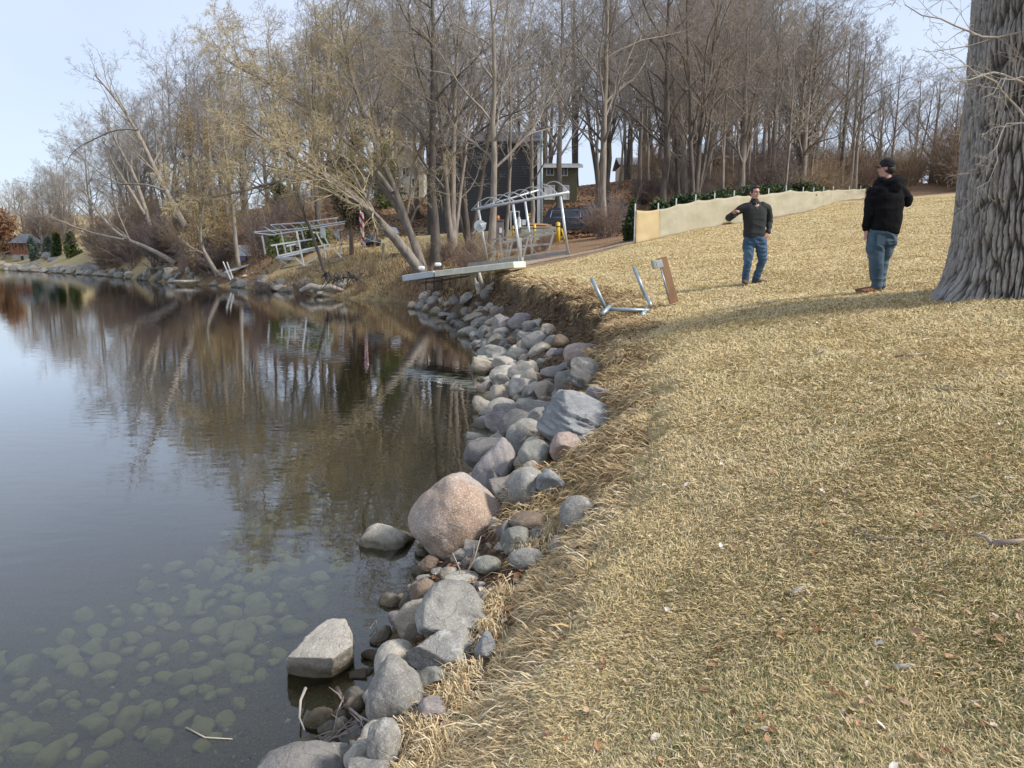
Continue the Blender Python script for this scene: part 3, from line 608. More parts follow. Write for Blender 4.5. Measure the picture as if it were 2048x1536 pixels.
def rockmat(name, c1, c2, c3, speck=.5, bump=.006, s1=2.2, band=0):
    m = bpy.data.materials.new(name); m.use_nodes = True; nt = m.node_tree; N = nt.nodes; L = nt.links; b = N['Principled BSDF']
    b.inputs['Roughness'].default_value = .85; b.inputs['Specular IOR Level'].default_value = .25
    ge = N.new('ShaderNodeNewGeometry'); oi = N.new('ShaderNodeObjectInfo'); va = N.new('ShaderNodeVectorMath'); va.operation = 'ADD'
    sc = N.new('ShaderNodeMath'); sc.operation = 'MULTIPLY'; sc.inputs[1].default_value = 37; L.new(oi.outputs['Random'], sc.inputs[0])
    L.new(ge.outputs['Position'], va.inputs[0]); L.new(sc.outputs[0], va.inputs[1]); src = va.outputs[0]
    if band:
        mp = N.new('ShaderNodeMapping'); mp.inputs['Scale'].default_value = (.5, .5, band); mp.inputs['Rotation'].default_value = (.35, .5, 0); L.new(src, mp.inputs[0]); bsrc = mp.outputs[0]
    else: bsrc = src
    def nz(s, det, ro=.6, sr=None):
        n = N.new('ShaderNodeTexNoise'); n.inputs['Scale'].default_value = s; n.inputs['Detail'].default_value = det; n.inputs['Roughness'].default_value = ro; L.new(sr or src, n.inputs[0]); return n.outputs[0]
    def rg(f, a, b_, c=0, d=1):
        r = N.new('ShaderNodeMapRange'); r.inputs[1].default_value = a; r.inputs[2].default_value = b_; r.inputs[3].default_value = c; r.inputs[4].default_value = d; L.new(f, r.inputs[0]); return r.outputs[0]
    def mix(f, a, b_):
        x = N.new('ShaderNodeMix'); x.data_type = 'RGBA'; L.new(f, x.inputs[0])
        for i, v in ((6, a), (7, b_)):
            if isinstance(v, tuple): x.inputs[i].default_value = (*v, 1)
            else: L.new(v, x.inputs[i])
        return x.outputs[2]
    c = mix(rg(nz(s1, 5, .6, bsrc), .38, .62), c1, c2)
    c = mix(rg(nz(70, 4, .8), .52, .60, 0, speck), c, c3)
    c = mix(rg(nz(95, 3, .8), .56, .64, 0, speck*.8), c, tuple(v*.35 for v in c1))
    c = mix(rg(nz(3.1, 8, .75), .50, .66, 0, .45), c, tuple(v*.5 for v in c1)); c = mix(rg(nz(6.3, 6, .7), .58, .68, 0, .5), c, tuple(min(.7, v*1.35) for v in c3))
    # tide mark: dark algae stain in the splash zone of each rock
    sx = N.new('ShaderNodeSeparateXYZ'); L.new(ge.outputs['Position'], sx.inputs[0]); ad = N.new('ShaderNodeMath'); L.new(sx.outputs[2], ad.inputs[0])
    nn = nz(5, 4); mm = N.new('ShaderNodeMath'); mm.operation = 'MULTIPLY'; mm.inputs[1].default_value = .16; L.new(nn, mm.inputs[0]); ad.operation = 'SUBTRACT'; L.new(mm.outputs[0], ad.inputs[1])
    c = mix(rg(ad.outputs[0], .06, -.03, 0, .8), c, (.10, .08, .045))
    c = mix(rg(ad.outputs[0], -.10, -.2, 0, .7), c, (.42, .39, .13))
    L.new(c, b.inputs['Base Color'])
    b1 = N.new('ShaderNodeBump'); b1.inputs['Distance'].default_value = bump; L.new(nz(45, 8, .75), b1.inputs['Height'])
    b2 = N.new('ShaderNodeBump'); b2.inputs['Distance'].default_value = .05 if band else .03; b2.inputs['Strength'].default_value = .7; L.new(nz(9 if not band else 4, 7, .7, bsrc), b2.inputs['Height']); L.new(b1.outputs[0], b2.inputs['Normal'])
    vo = N.new('ShaderNodeTexVoronoi'); vo.feature = 'DISTANCE_TO_EDGE'; vo.inputs['Scale'].default_value = 5.5; wv = N.new('ShaderNodeMix'); wv.data_type = 'RGBA'; wv.inputs[0].default_value = .25; n_ = N.new('ShaderNodeTexNoise'); n_.inputs['Scale'].default_value = 4; n_.inputs['Detail'].default_value = 5
    L.new(src, n_.inputs[0]); L.new(src, wv.inputs[6]); L.new(n_.outputs[1], wv.inputs[7]); L.new(wv.outputs[2], vo.inputs[0]); cr_ = rg(vo.outputs[0], 0, .018, 0, 1)
    b3 = N.new('ShaderNodeBump'); b3.inputs['Distance'].default_value = .01; b3.inputs['Strength'].default_value = .55; L.new(cr_, b3.inputs['Height']); L.new(b2.outputs[0], b3.inputs['Normal'])
    L.new(b3.outputs[0], b.inputs['Normal']); return m
RM = dict(grey=rockmat('rock_grey', (.22, .205, .18), (.32, .30, .26), (.5, .49, .46)), pale=rockmat('rock_pale', (.46, .42, .345), (.34, .30, .25), (.66, .61, .52)),
          tan=rockmat('rock_tan', (.31, .26, .20), (.40, .345, .27), (.58, .52, .43)), pink=rockmat('rock_pink', (.36, .275, .235), (.41, .335, .295), (.58, .47, .42)),
          blue=rockmat('rock_blue_grey', (.21, .215, .22), (.32, .32, .31), (.42, .43, .44), .4, band=5), dark=rockmat('rock_dark', (.14, .13, .12), (.22, .205, .185), (.34, .33, .31), .4),
          brown=rockmat('rock_brown', (.16, .115, .085), (.24, .18, .13), (.36, .30, .23), .4), purple=rockmat('rock_purple', (.25, .215, .20), (.33, .295, .275), (.42, .395, .385), .4),
          green=rockmat('rock_green_grey', (.20, .195, .165), (.28, .27, .23), (.42, .42, .36), .4), big=rockmat('boulder_pink_tan', (.38, .26, .18), (.38, .325, .285), (.64, .57, .50), .75, s1=1.6),
          algae=rockmat('rock_algae', (.26, .24, .08), (.50, .47, .20), (.62, .60, .36), .3))
CN = dict(grey='grey', pale='pale cream', tan='tan', pink='pinkish', blue='blue-grey', dark='dark grey', brown='dark brown', purple='purplish grey', green='greenish grey')
HERO = []   # (x, y, r) footprint of placed rocks
def hero(seed, x0, y0, x1, y1, m, label, cuts=7, soft=.15, cutd=(.6, .92), rough=.04, rot=0, strata=0, depth=1.0, lift=.25, sub=5, zc=None, name='boulder', group='boulders along the near shore', base=None):
    cx, cy = (x0+x1)/2, (y0+y1)/2
    h = hit(cx, y1-lift*(y1-y0)) if base is None else None
    if base is not None:
        bx, by = A(cx, y1, base); a_ = (cx-1024)/F; t = by/(cp+((768-y1)/F)*sp)+((x1-x0)/2*.5)*(by/F)*1.0
    else: t = h[3]
    a = (cx-1024)/F; b = (768-cy)/F; c = np.array([a*t, (cp+b*sp)*t, H+(-sp+b*cp)*t])
    rx = (x1-x0)/2*t/F; rz = (y1-y0)/2*t/F
    V, T = rock_mesh(seed, cuts, soft, rough, sub, cutd, strata); V = V @ np.array(Matrix.Rotation(rot, 3, 'Y')).T
    V -= (V.max(0)+V.min(0))/2; V /= (V.max(0)-V.min(0))/2
    k = min(rx, rz)*.3+max(rx, rz)*.7
    # lean the ellipsoid so that its picture height matches although seen from above
    tilt = math.atan2(H-c[2], c[1]); ry = k*depth; vz = math.sqrt(max(rz**2-(ry*math.sin(tilt))**2, (rz*.55)**2))/math.cos(tilt)
    V = V*np.array([rx, ry, vz])
    o = link(name, mesh_np('boulder', V, None, T), RM[m], None, tuple(c)); tag(o, label, 'rock', group); HERO.append((c[0], c[1], max(rx, ry))); return o
B = hero
B(201,815,945,1015,1135,'big','huge rounded pink-tan granite boulder at the water edge, largest of all',7,.2,(.62,.9),.025,lift=.3,depth=.95)
B(202,716,1045,830,1132,'pale','low brown boulder with a white top beside the huge pink boulder',8,.1,(.5,.85),.07,lift=.3)
def water_block():
    import bmesh
    Y0 = A(640, 1345)[1]
    def at(px, py, z): x, y = A(px, py, z); return (x, y, z)
    top = [at(596,1296,.20), at(612,1272,.225), at(655,1238,.27), at(690,1236,.285), at(702,1262,.265), at(704,1290,.235), at(680,1300,.22), at(666,1316,.205), at(655,1312,.20), at(592,1302,.185), at(577,1314,.16), at(573,1320,.13)]
    bot = [at(572,1330,-.02), at(578,1352,-.1), at(600,1362,-.15), at(652,1362,-.15), at(680,1340,-.12), at(706,1315,-.12), at(708,1290,-.12), at(620,1290,-.12)]
    bot += [(x, y+.02, -.34) for x, y, z in bot]
    bm = bmesh.new(); [bm.verts.new(p) for p in top+bot]; r = bmesh.ops.convex_hull(bm, input=bm.verts[:]); bmesh.ops.delete(bm, geom=[v for v in bm.verts if not v.link_faces], context='VERTS')
    bmesh.ops.triangulate(bm, faces=bm.faces[:])
    for _ in range(5): bmesh.ops.subdivide_edges(bm, edges=bm.edges[:], cuts=1, use_grid_fill=True)
    bmesh.ops.smooth_vert(bm, verts=bm.verts[:], factor=.5, use_axis_x=True, use_axis_y=True, use_axis_z=True); bm.normal_update()
    co = np.array([v.co[:] for v in bm.verts]); no = np.array([v.normal[:] for v in bm.verts]); d = fbm(co[:, 0]*9, co[:, 1]*9, co[:, 2]*9, s=5, o=4)*.014-np.clip(1-np.abs(vn(co[:, 0]*6, co[:, 1]*6, co[:, 2]*14, s=7))*6, 0, 1)*.006
    co = co+no*d[:, None]; c = co.mean(0)
    for v, p in zip(bm.verts, co-c): v.co = p
    me = bpy.data.meshes.new('boulder'); bm.to_mesh(me); bm.free(); me.polygons.foreach_set('use_smooth', [True]*len(me.polygons))
    tag(link('boulder', me, RM['pale'], None, tuple(c)), 'cut block of pale rock standing alone in the shallow water', 'rock', 'boulders along the near shore'); HERO.append((c[0], c[1], .26))
water_block()
B(251,596,1470,640,1508,'brown','small brown stone in the shallows above the broad dark boulder',5,.2,(.7,.95),.03)
B(252,640,1462,690,1500,'tan','tan stone among the twigs right of the brown shallows stone',6,.12,(.6,.9),.03)
B(253,690,1395,730,1440,'brown','wet brown stone wedged below the mossy round stone',6,.12,(.6,.9),.03)
B(254,770,1375,815,1420,'dark','dark stone showing behind the egg-shaped boulder',6,.12,(.6,.9),.03)
B(204,735,1315,850,1475,'grey','egg-shaped grey granite boulder propped upright near the bottom',4,.3,(.75,.95),.03,rot=.3)
B(205,832,1160,996,1296,'grey','large flat grey slab slanting to the water',9,.05,(.4,.72),.03,strata=.06,depth=1.1)
B(206,812,1250,966,1354,'grey','long light grey slab below the large flat one',9,.05,(.4,.72),.03,strata=.06,depth=1.1)
B(207,792,1198,880,1288,'tan','tan striped rock on the water side of the large slab',6,.2,(.6,.9),.03,rot=.5,strata=.04)
B(208,748,1282,832,1378,'pale','whitish rounded rock behind the egg-shaped boulder',5,.25,(.65,.95),.03)
B(209,1118,992,1200,1070,'grey','pale grey oval stone lying alone in the dry grass',3,.3,(.8,.97),.02,rot=-.3,depth=.9)
B(210,1012,935,1092,1020,'grey','round speckled grey granite boulder above the dark red stone',4,.3,(.7,.95),.03,rot=.3)
B(211,1070,932,1132,1002,'blue','blue-grey angular rock leaning on the round granite boulder',7,.08,(.5,.8),.04,rot=-.4)
B(212,943,873,1037,1005,'purple','tall grey rock with a purplish rounded top behind the huge boulder',6,.15,(.55,.9),.04)
B(213,1074,780,1230,896,'blue','great blue-grey layered slab jutting from the grass bank',11,.03,(.36,.7),.05,rot=.15,strata=.2,depth=1.1)
B(214,975,795,1043,838,'pale','flat cream rock at the waterline left of the great slab',6,.12,(.55,.85),.03)
B(215,994,818,1082,897,'dark','dark block above a pale footing left of the great slab',10,.03,(.42,.72),.04)
B(216,1098,863,1166,928,'pink','pink and grey striped rock below the great slab',6,.1,(.55,.85),.04,rot=-.4)
B(217,1035,880,1102,948,'green','greenish grey rounded rock between the tall rock and the striped one',5,.2,(.65,.9),.03)
B(218,1018,1022,1098,1068,'brown','dark reddish brown oval stone below the round granite boulder',4,.25,(.75,.95),.02)
B(219,1000,1050,1066,1112,'green','wedge-shaped grey stone right of the huge boulder',6,.1,(.55,.9),.03,rot=-.5)
B(220,1018,1095,1088,1142,'grey','smooth grey half-buried stone at the grass edge',4,.25,(.75,.95),.03)
B(221,947,1110,1002,1149,'green','small round grey stone in front of the huge boulder',3,.3,(.8,.95),.02)
B(222,880,1132,916,1166,'tan','small tan stone under the huge boulder',4,.2,(.7,.95),.03)
B(223,1126,683,1208,733,'pink','big pink boulder up the bank beneath the pipe frame',5,.2,(.65,.92),.03)
B(224,1138,716,1220,794,'dark','dark blue-grey slab with broken faces below the pink boulder',11,.03,(.38,.7),.05,strata=.1)
B(225,978,730,1047,768,'pale','long cream stone at the waterline above the floating twigs',5,.2,(.6,.9),.03)
B(226,1108,740,1160,800,'green','slanting green-grey slab above the great slab',7,.08,(.45,.8),.03,rot=.6)
B(227,1066,760,1116,812,'tan','tall tan slab left of the slanting green-grey one',7,.1,(.5,.85),.03,rot=.3)
B(228,738,1432,803,1545,'grey','grey wedge rock below the egg-shaped boulder',7,.1,(.55,.85),.03)
B(229,690,1480,748,1550,'pale','white rock at the bottom edge of the picture',6,.1,(.55,.85),.03)
B(230,512,1484,690,1620,'dark','broad dark grey boulder cut by the bottom edge',4,.25,(.7,.95),.03)
B(231,835,1395,892,1452,'purple','purplish grey stone right of the egg-shaped boulder',6,.12,(.6,.9),.03)
B(232,608,1415,672,1466,'brown','brown stone in the shallows among the twigs',4,.2,(.7,.95),.03)
B(233,666,1432,700,1480,'tan','small yellowish stone in the debris by the waterline',4,.2,(.7,.95),.03)
B(234,685,1372,738,1428,'dark','mossy dark round stone left of the egg-shaped boulder',4,.2,(.7,.95),.05)
B(235,948,1262,992,1320,'blue','small blue-grey stone at the grass edge beside the long slab',6,.1,(.6,.9),.03)
B(236,818,1155,872,1210,'brown','dark brown mossy rock below the huge boulder',6,.12,(.6,.9),.06)
B(237,835,1112,880,1150,'brown','brown stone tucked under the left of the huge boulder',6,.12,(.6,.9),.05)
B(238,888,1140,960,1172,'pale','pale stone at the top of the large slab',5,.15,(.6,.9),.03)
B(239,1100,1068,1140,1108,'purple','purplish stone sunk in grass right of the smooth grey one',5,.15,(.6,.9),.03)
B(240,1058,1056,1100,1090,'dark','small mottled stone under the grass tuft',5,.15,(.6,.9),.03)
B(241,930,880,962,902,'pale','thin white stone poking out left of the tall rock',6,.1,(.5,.8),.03)
B(242,1170,770,1225,810,'purple','layered grey rock at the grass edge above the great slab',7,.07,(.5,.8),.04,strata=.1)
B(243,1040,735,1075,790,'pale','tall cream stone standing by the long cream stone',6,.15,(.6,.9),.03,rot=.3)
B(244,1010,695,1060,728,'green','rounded green-grey rock in the middle of the riprap',5,.2,(.7,.95),.03)
B(245,1015,625,1070,662,'purple','large rounded purplish boulder in the far riprap',4,.25,(.7,.95),.03)
B(246,1045,643,1075,680,'dark','dark rounded boulder beside the large purplish one',4,.25,(.7,.95),.03)
B(247,960,578,992,602,'grey','smooth grey boulder next to the bleached stump',4,.25,(.7,.95),.03)
B(248,955,650,982,685,'green','egg-shaped grey-green rock at the far waterline',3,.3,(.8,.95),.03)
B(249,978,690,1002,712,'pale','white round stone at the far waterline',3,.3,(.8,.95),.03)
B(250,1100,668,1140,700,'brown','reddish stone beside the big pink boulder',5,.2,(.65,.95),.03)

# random riprap: each stone its own object, shapes and sizes differ
RB = []
for k in range(14):
    V, T = rock_mesh(300+k, 5+k % 6, (.03, .07, .2)[k % 3], .05, 4, (.42, .8) if k % 3 < 2 else (.65, .95), .08*(k % 4 == 3)); RB.append((V, T))
RBM = {}
def rock_of(k, m):
    if (k, m) not in RBM:
        me = mesh_np('rock', RB[k][0], None, RB[k][1]); me.materials.append(RM[m]); RBM[(k, m)] = me
    return RBM[(k, m)]
g = np.random.default_rng(400); placed = list(HERO)
def scatter_rocks(n, pick, size, mats, zone, group, seed, sink=.25, flat=(.55, .85), over=.62, name='rock', suff=None):
    g = np.random.default_rng(seed); c = 0; tr = 0
    while c < n and tr < n*120:
        tr += 1; q = pick(g)
        if q is None: continue
        x, y = q; s = size(g, x, y); rr = s
        if any(abs(x-a) < 3 and (x-a)**2+(y-b)**2 < ((rr+r)*over)**2 for a, b, r in placed): continue
        m = mats[g.integers(len(mats))]; o = bpy.data.objects.new(name, rock_of(int(g.integers(14)) if name == 'rock' else int(g.choice([2, 5, 8, 11])), m)); C.objects.link(o)
        sx, sy, sz = s*g.uniform(.85, 1.25), s*g.uniform(.7, 1.0), s*g.uniform(*flat)
        o.location = (x, y, gz(x, y)+sz*(1-2*sink)*.6); o.scale = (sx, sy, sz); o.rotation_euler = (g.uniform(-.4, .4), g.uniform(-.4, .4), g.uniform(0, 6.28))
        szw = 'large' if s > .27 else ('small' if s < .14 else 'middle-sized')
        tag(o, f"{szw} {CN.get(m, 'algae-green')} {zone(x, y)}" if suff is None else suff(m, s, x, y), 'rock', group); placed.append((x, y, rr)); c += 1
def bankzone(x, y):
    d, w = shore_dist(np.array([x]), np.array([y])); u = d[0]/w[0]; tier = 'waterline' if u < .15 else ('lower-bank' if u < .5 else 'upper-bank')
    return tier+' rock '+[l for p_, l in [(0,'near the egg-shaped boulder'),(3.9,'by the large flat grey slab'),(4.8,'below the huge pink boulder'),(5.7,'beside the huge pink boulder'),(6.6,'by the tall purple-topped rock'),(7.8,'by the great blue slab'),(9.3,'by the long cream stone'),(11,'below the big pink boulder'),(13,'under the pipe frame'),(15,'past the pipe frame'),(18,'near the large purplish boulder'),(21,'before the bleached stump'),(24,'beside the bleached stump'),(27,'below the dock section'),(31,'past the dock section')] if p_ <= y][-1]
def farzone(x, y): return 'far-shore rock '+where(pxof(x, y)[0])
def subzone(x, y):
    px, py = pxof(x, y, -.3); c_ = 'at the left edge' if px < 110 else ('far left of the floating twig' if px < 230 else ('left of the floating twig' if px < 350 else ('above the floating twig' if px < 450 else ('right of the floating twig' if px < 560 else 'by the tan block'))))
    return c_+(', nearest' if py > 1450 else (', near' if py > 1370 else (', middle' if py > 1280 else (', far' if py > 1180 else (', farthest' if py > 1090 else ', outermost')))))
def bankpick(y0, y1, t0=-.12, t1=.86):
    if y1 < 7: t1 = .62
    def f(g):
        y = math.exp(g.uniform(math.log(y0), math.log(y1))); i = np.searchsorted(SH[:, 1], y); 
        sub = SH[2:18]; x0 = np.interp(y, sub[:, 1], sub[:, 0]); x = x0+g.uniform(-.4, 3.0)
        d, w = shore_dist(np.array([x]), np.array([y])); t = d[0]/w[0]
        return (x, y) if t0 < t < t1 else None
    return f
mx_ = ['grey', 'grey', 'tan', 'pale', 'purple', 'grey', 'dark', 'green', 'tan', 'brown', 'grey', 'tan', 'pale', 'dark']
scatter_rocks(60, bankpick(2.9, 6.5), lambda g, x, y: g.uniform(.04, .12), mx_, bankzone, 'gap stones of the near shore', 401, over=.6)
scatter_rocks(92, bankpick(6.3, 16, -.08, .62), lambda g, x, y: .09*(4.0**(g.random()**1.5)), mx_, bankzone, 'riprap below the eroded bank', 402)
scatter_rocks(80, bankpick(14, 27, -.06, .66), lambda g, x, y: .13*(3.2**(g.random()**1.2)), mx_, bankzone, 'riprap below the far eroded bank', 403)
scatter_rocks(20, bankpick(26, 36, -.1, .6), lambda g, x, y: g.uniform(.18, .4), mx_, bankzone, 'riprap below the dock section', 404)
def farpick(px0, px1, t0=-.05, t1=.3, wmax=99):
    def f(g):
        px = g.uniform(px0, px1); py = np.interp(px, [0, 100, 210, 290, 350, 430, 540, 620, 700, 800], [540, 545, 552, 561, 566, 571, 580, 590, 598, 607]); x, y = A(px, py)
        y += g.uniform(-.3, 3.4); x *= y/A(px, py)[1]; d, w = shore_dist(np.array([x]), np.array([y])); return (x, y) if t0*w[0] < d[0] < t1*w[0] else None
    return f
scatter_rocks(42, farpick(400, 690, -.05, .35), lambda g, x, y: g.uniform(.2, .5), ['grey', 'pale', 'tan', 'grey', 'dark'], farzone, 'rocks of the far shore', 405, over=.55)
scatter_rocks(30, farpick(230, 400, -.05, .3), lambda g, x, y: g.uniform(.3, .6), ['dark', 'grey', 'grey', 'pale'], farzone, 'rocks under the left brush', 406, over=.55)
scatter_rocks(44, farpick(0, 240, -.02, .5), lambda g, x, y: g.uniform(.45, .9), ['pale', 'pale', 'tan', 'grey'], farzone, 'rocks of the pale stone bank', 407, over=.5)
# stones under the water
def subpick(g):
    u = g.uniform(0, 1); px = 700*u**.9-20; py = g.uniform(980, 1560)
    lo = np.interp(px, [0, 150, 300, 450, 600, 700], [1330, 1230, 1140, 1050, 990, 960])
    if py < lo+g.uniform(-40, 90): return None
    x, y = A(px, py, -.35); d, w = shore_dist(np.array([x]), np.array([y])); return (x, y) if -4.2 < d[0] < -.75 else None
scatter_rocks(190, subpick, lambda g, x, y: .045*(2.7**(g.random()**1.2)), ['algae', 'algae', 'algae', 'brown', 'tan', 'dark'], '', 'stones on the lake bed', 408, sink=.25, flat=(.5, .75), over=.72, name='submerged_rock',
              suff=lambda m, s, x, y: ('large' if s > .12 else ('small' if s < .08 else 'medium'))+' '+CN.get(m, 'green')+' lakebed stone '+subzone(x, y))
# ------------------------------------------------------------------ grass, litter
def attr_mat(name, stops, rough=.8, trans=.0):
    m = bpy.data.materials.new(name); m.use_nodes = True; nt = m.node_tree; N = nt.nodes; L = nt.links; b = N['Principled BSDF']
    b.inputs['Roughness'].default_value = rough; b.inputs['Specular IOR Level'].default_value = .2
    a = N.new('ShaderNodeAttribute'); a.attribute_name = 'tone'; c = N.new('ShaderNodeValToRGB'); e = c.color_ramp.elements
    while len(e) < len(stops): e.new(.5)
    for q, (p, col) in zip(e, stops): q.position = p; q.color = (*col, 1)
    L.new(a.outputs['Fac'], c.inputs[0]); L.new(c.outputs[0], b.inputs['Base Color']); return m
def blades(name, x, y, z, ln, wd, az, el, bend, tone, m, label=None, cat=None, group=None):
    """one strip of five vertices per blade"""
    n = len(x); D = np.stack([np.cos(az)*np.cos(el), np.sin(az)*np.cos(el), np.sin(el)], -1); W = np.stack([-np.sin(az), np.cos(az), 0*az], -1)*wd[:, None]
    tw = np.random.default_rng(1).normal(0, .5, n); W = W+D*0; W[:, 2] += tw*wd
    b = np.stack([x, y, z], -1); mid = b+D*(ln*.5)[:, None]; D2 = nrm(D-np.array([0, 0, 1])*bend[:, None]); tip = mid+D2*(ln*.5)[:, None]
    V = np.stack([b-W, b+W, mid+W*.8, mid-W*.8, tip], 1).reshape(-1, 3); i = np.arange(n)[:, None]*5
    me = mesh_np(name, V, i+np.array([0, 1, 2, 3]), i+np.array([3, 2, 4]), False)
    at = me.attributes.new('tone', 'FLOAT', 'POINT'); at.data.foreach_set('value', np.repeat(tone, 5).astype(np.float32))
    o = link(name, me, m); tag(o, label, cat, group, 'stuff'); return o
straw = attr_mat('dry_grass', [(0, (.13, .16, .045)), (.10, (.20, .20, .07)), (.22, (.44, .325, .14)), (.5, (.59, .46, .24)), (.78, (.68, .56, .34)), (1, (.74, .67, .50))])
orange = attr_mat('orange_grass', [(0, (.09, .055, .03)), (.18, (.19, .12, .065)), (.4, (.38, .26, .13)), (.7, (.55, .41, .22)), (1, (.66, .56, .38))])
def lawn_grass():
    g = np.random.default_rng(500); n = 1500000
    r = np.exp(g.uniform(math.log(1.1), math.log(62), n)); a = np.radians(g.uniform(-24, 40, n)); x = r*np.sin(a); y = r*np.cos(a)
    z, d, w, t = terrain(x, y, True); fx = np.array([-40, -3.2, 1.0, 5.2, 8.5, 13.3, 17.5, 24, 29, 60]); fy = np.array([24, 24, 26.8, 30.2, 35.8, 40, 46, 58, 71, 73]); k = (t > 1.0-.20*sstep(10, 7, y)+fbm(x*5, y*5, s=61)*.14) & (d > 0) & (y < np.interp(x, fx, fy)-.2); x, y, z, r, t = x[k], y[k], z[k], r[k], t[k]; n = len(x)
    gr = fbm(x*.8, y*.8, s=62); gr2 = fbm(x*5, y*5, s=63, o=2); green = (g.random(n) < np.clip(.07+.20*gr+.12*gr2, .01, .5)*np.clip(1.1-r/18, .12, 1)*sstep(1.1, 2.2, t))
    tone = np.where(green, g.uniform(0, .16, n), np.clip(.58+(.13*gr2+.16*fbm(x*1.2, y*1.2, s=64)+g.normal(0, .17, n))/(1+r/14), .24, 1))
    big = sstep(1.9, 1.0, t)
    ln = g.uniform(.02, .048, n)*(1+.25*gr2)*(1+.5*big)*np.clip(1+(r-3)/18, 1, 1.8); wd = (.0009+.00030*r)*g.uniform(.6, 1.2, n)
    flow = fbm(x*1.3, y*1.3, s=65)*5
    az = flow+g.normal(0, 1.4, n); el = np.where(green, g.uniform(.3, 1.1, n), np.clip(g.normal(.27, .30, n), -.05, 1.2))
    blades('lawn_grass', x, y, z+.004, ln, wd, az, el, g.uniform(0, .7, n), tone, straw)
lawn_grass()
def edge_grass():
    """long straw spilling over the eroded bank"""
    g = np.random.default_rng(510); n = 330000
    y = np.exp(g.uniform(math.log(1.8), math.log(36), n)); x0 = np.interp(y, SH[2:18, 1], SH[2:18, 0]); x = x0+g.uniform(0, 4.2, n)
    z, d, w, t = terrain(x, y, True); k = (t > .70-.12*sstep(10, 7, y)) & (t < 1.35) & (d > .2); 
    pk = fbm(x*2.2, y*2.2, s=66)
    dens = np.where(t < .97, np.clip(np.where(y > 9, .10, .4)+1.3*pk, .02, 1), .8); k &= g.random(n) < dens
    x, y, z, d, w, t, pk = [v[k] for v in (x, y, z, d, w, t, pk)]; n = len(x)
    e = .05; d2, _ = shore_dist(x+e, y); d3, _ = shore_dist(x, y+e); az = np.arctan2(-(d3-d), -(d2-d))+g.normal(0, .7, n)+fbm(x*3, y*3, s=67)*1.5
    ln = g.uniform(.06, .2, n)*np.clip(.9+y/22, 1, 2); wd = (.0011+.0004*y)*g.uniform(.6, 1.2, n)
    tone = np.clip(.5-.34*sstep(8, 10, y)*(t < .95)+.14*sstep(10, 7, y)+.35*fbm(x*1.5, y*1.5, s=68)+g.normal(0, .2, n), 0, 1)
    blades('bank_grass', x, y, z, ln, wd, az, g.uniform(-.5, .55, n), g.uniform(.3, 1.6, n), tone, orange)
edge_grass()
def tufts():
    g = np.random.default_rng(515); X, Y, Z, AZ, EL = [], [], [], [], []
    for px, py, n in [(1095,1075,260),(1060,1092,160),(845,1462,300),(870,1500,240),(1000,1190,200),(990,1225,160),(1100,985,260),(1120,960,160),(985,1260,160),(905,1400,200),(1190,905,200),(1225,780,220),(1235,720,200),(1215,1000,140),(1150,1030,160),(930,1350,180),(1245,690,160)]:
        h = hit(px, py)
        if h is None: continue
        X += list(h[0]+g.normal(0, .045, n)); Y += list(h[1]+g.normal(0, .045, n)); Z += [h[2]+.0]*n; AZ += list(g.normal(3.6, 1.1, n)); EL += list(g.uniform(.2, 1.3, n))
    n = len(X); X, Y = np.array(X), np.array(Y)
    blades('grass_tufts', X, Y, terrain(X, Y), g.uniform(.09, .19, n), np.full(n, .0028)*np.clip(Y/4.5, 1, 2), np.array(AZ), np.array(EL), g.uniform(.8, 2.4, n), np.clip(g.normal(.8, .15, n), 0, 1), orange)
tufts()
def far_grass():
    g = np.random.default_rng(520); n = 60000
    y = g.uniform(30, 56, n); px = g.uniform(430, 1000, n); x = (px-1024)/F*y
    z, d, w, t = terrain(x, y, True); pk = fbm(x*.5, y*.5, s=70); k = (d > .2) & (g.random(n) < np.clip(.15+1.3*pk+.6*(t < 1.2), 0, 1)) & ~((y < 31) & (x > -2))
    x, y, z, pk = x[k], y[k], z[k], pk[k]; n = len(x)
    blades('tall_dry_grass', x, y, z, g.uniform(.1, .42, n), np.full(n, .012), g.uniform(0, 6.28, n), g.uniform(.3, 1.4, n), g.uniform(0, .8, n), np.clip(.35+.5*pk+g.normal(0, .25, n), 0, 1), orange)
far_grass()
leafm = attr_mat('dead_leaf', [(0, (.14, .07, .035)), (.3, (.27, .14, .07)), (.6, (.38, .24, .14)), (.85, (.50, .40, .30)), (1, (.66, .60, .52))])
def leaves(name, x, y, z, s, g, tone, curl=.35):
    n = len(x); az = g.uniform(0, 6.28, n); tl = g.normal(0, .4, n); tl2 = g.normal(0, .4, n)
    U = np.stack([np.cos(az), np.sin(az), tl], -1); W = np.stack([-np.sin(az), np.cos(az), tl2], -1); U = nrm(U)*s[:, None]; W = nrm(W)*s[:, None]*.6; c = np.stack([x, y, z], -1); up = np.array([0, 0, 1.])*s[:, None]*curl
    V = np.stack([c-U, c-U*.2+W+up*.6, c+U*.55+W*.7+up, c+U*1.1+up*.3, c+U*.5-W*.75+up*.9, c-U*.3-W+up*.4, c], 1).reshape(-1, 3); i = np.arange(n)[:, None]*7
    T = np.concatenate([i+np.array([6, a, b]) for a, b in ((0, 5), (5, 4), (4, 3), (3, 2), (2, 1), (1, 0))]); me = mesh_np(name, V, None, T, False)
    at = me.attributes.new('tone', 'FLOAT', 'POINT'); at.data.foreach_set('value', np.repeat(tone, 7).astype(np.float32)); o = link(name, me, leafm); tag(o, None, None, None, 'stuff')
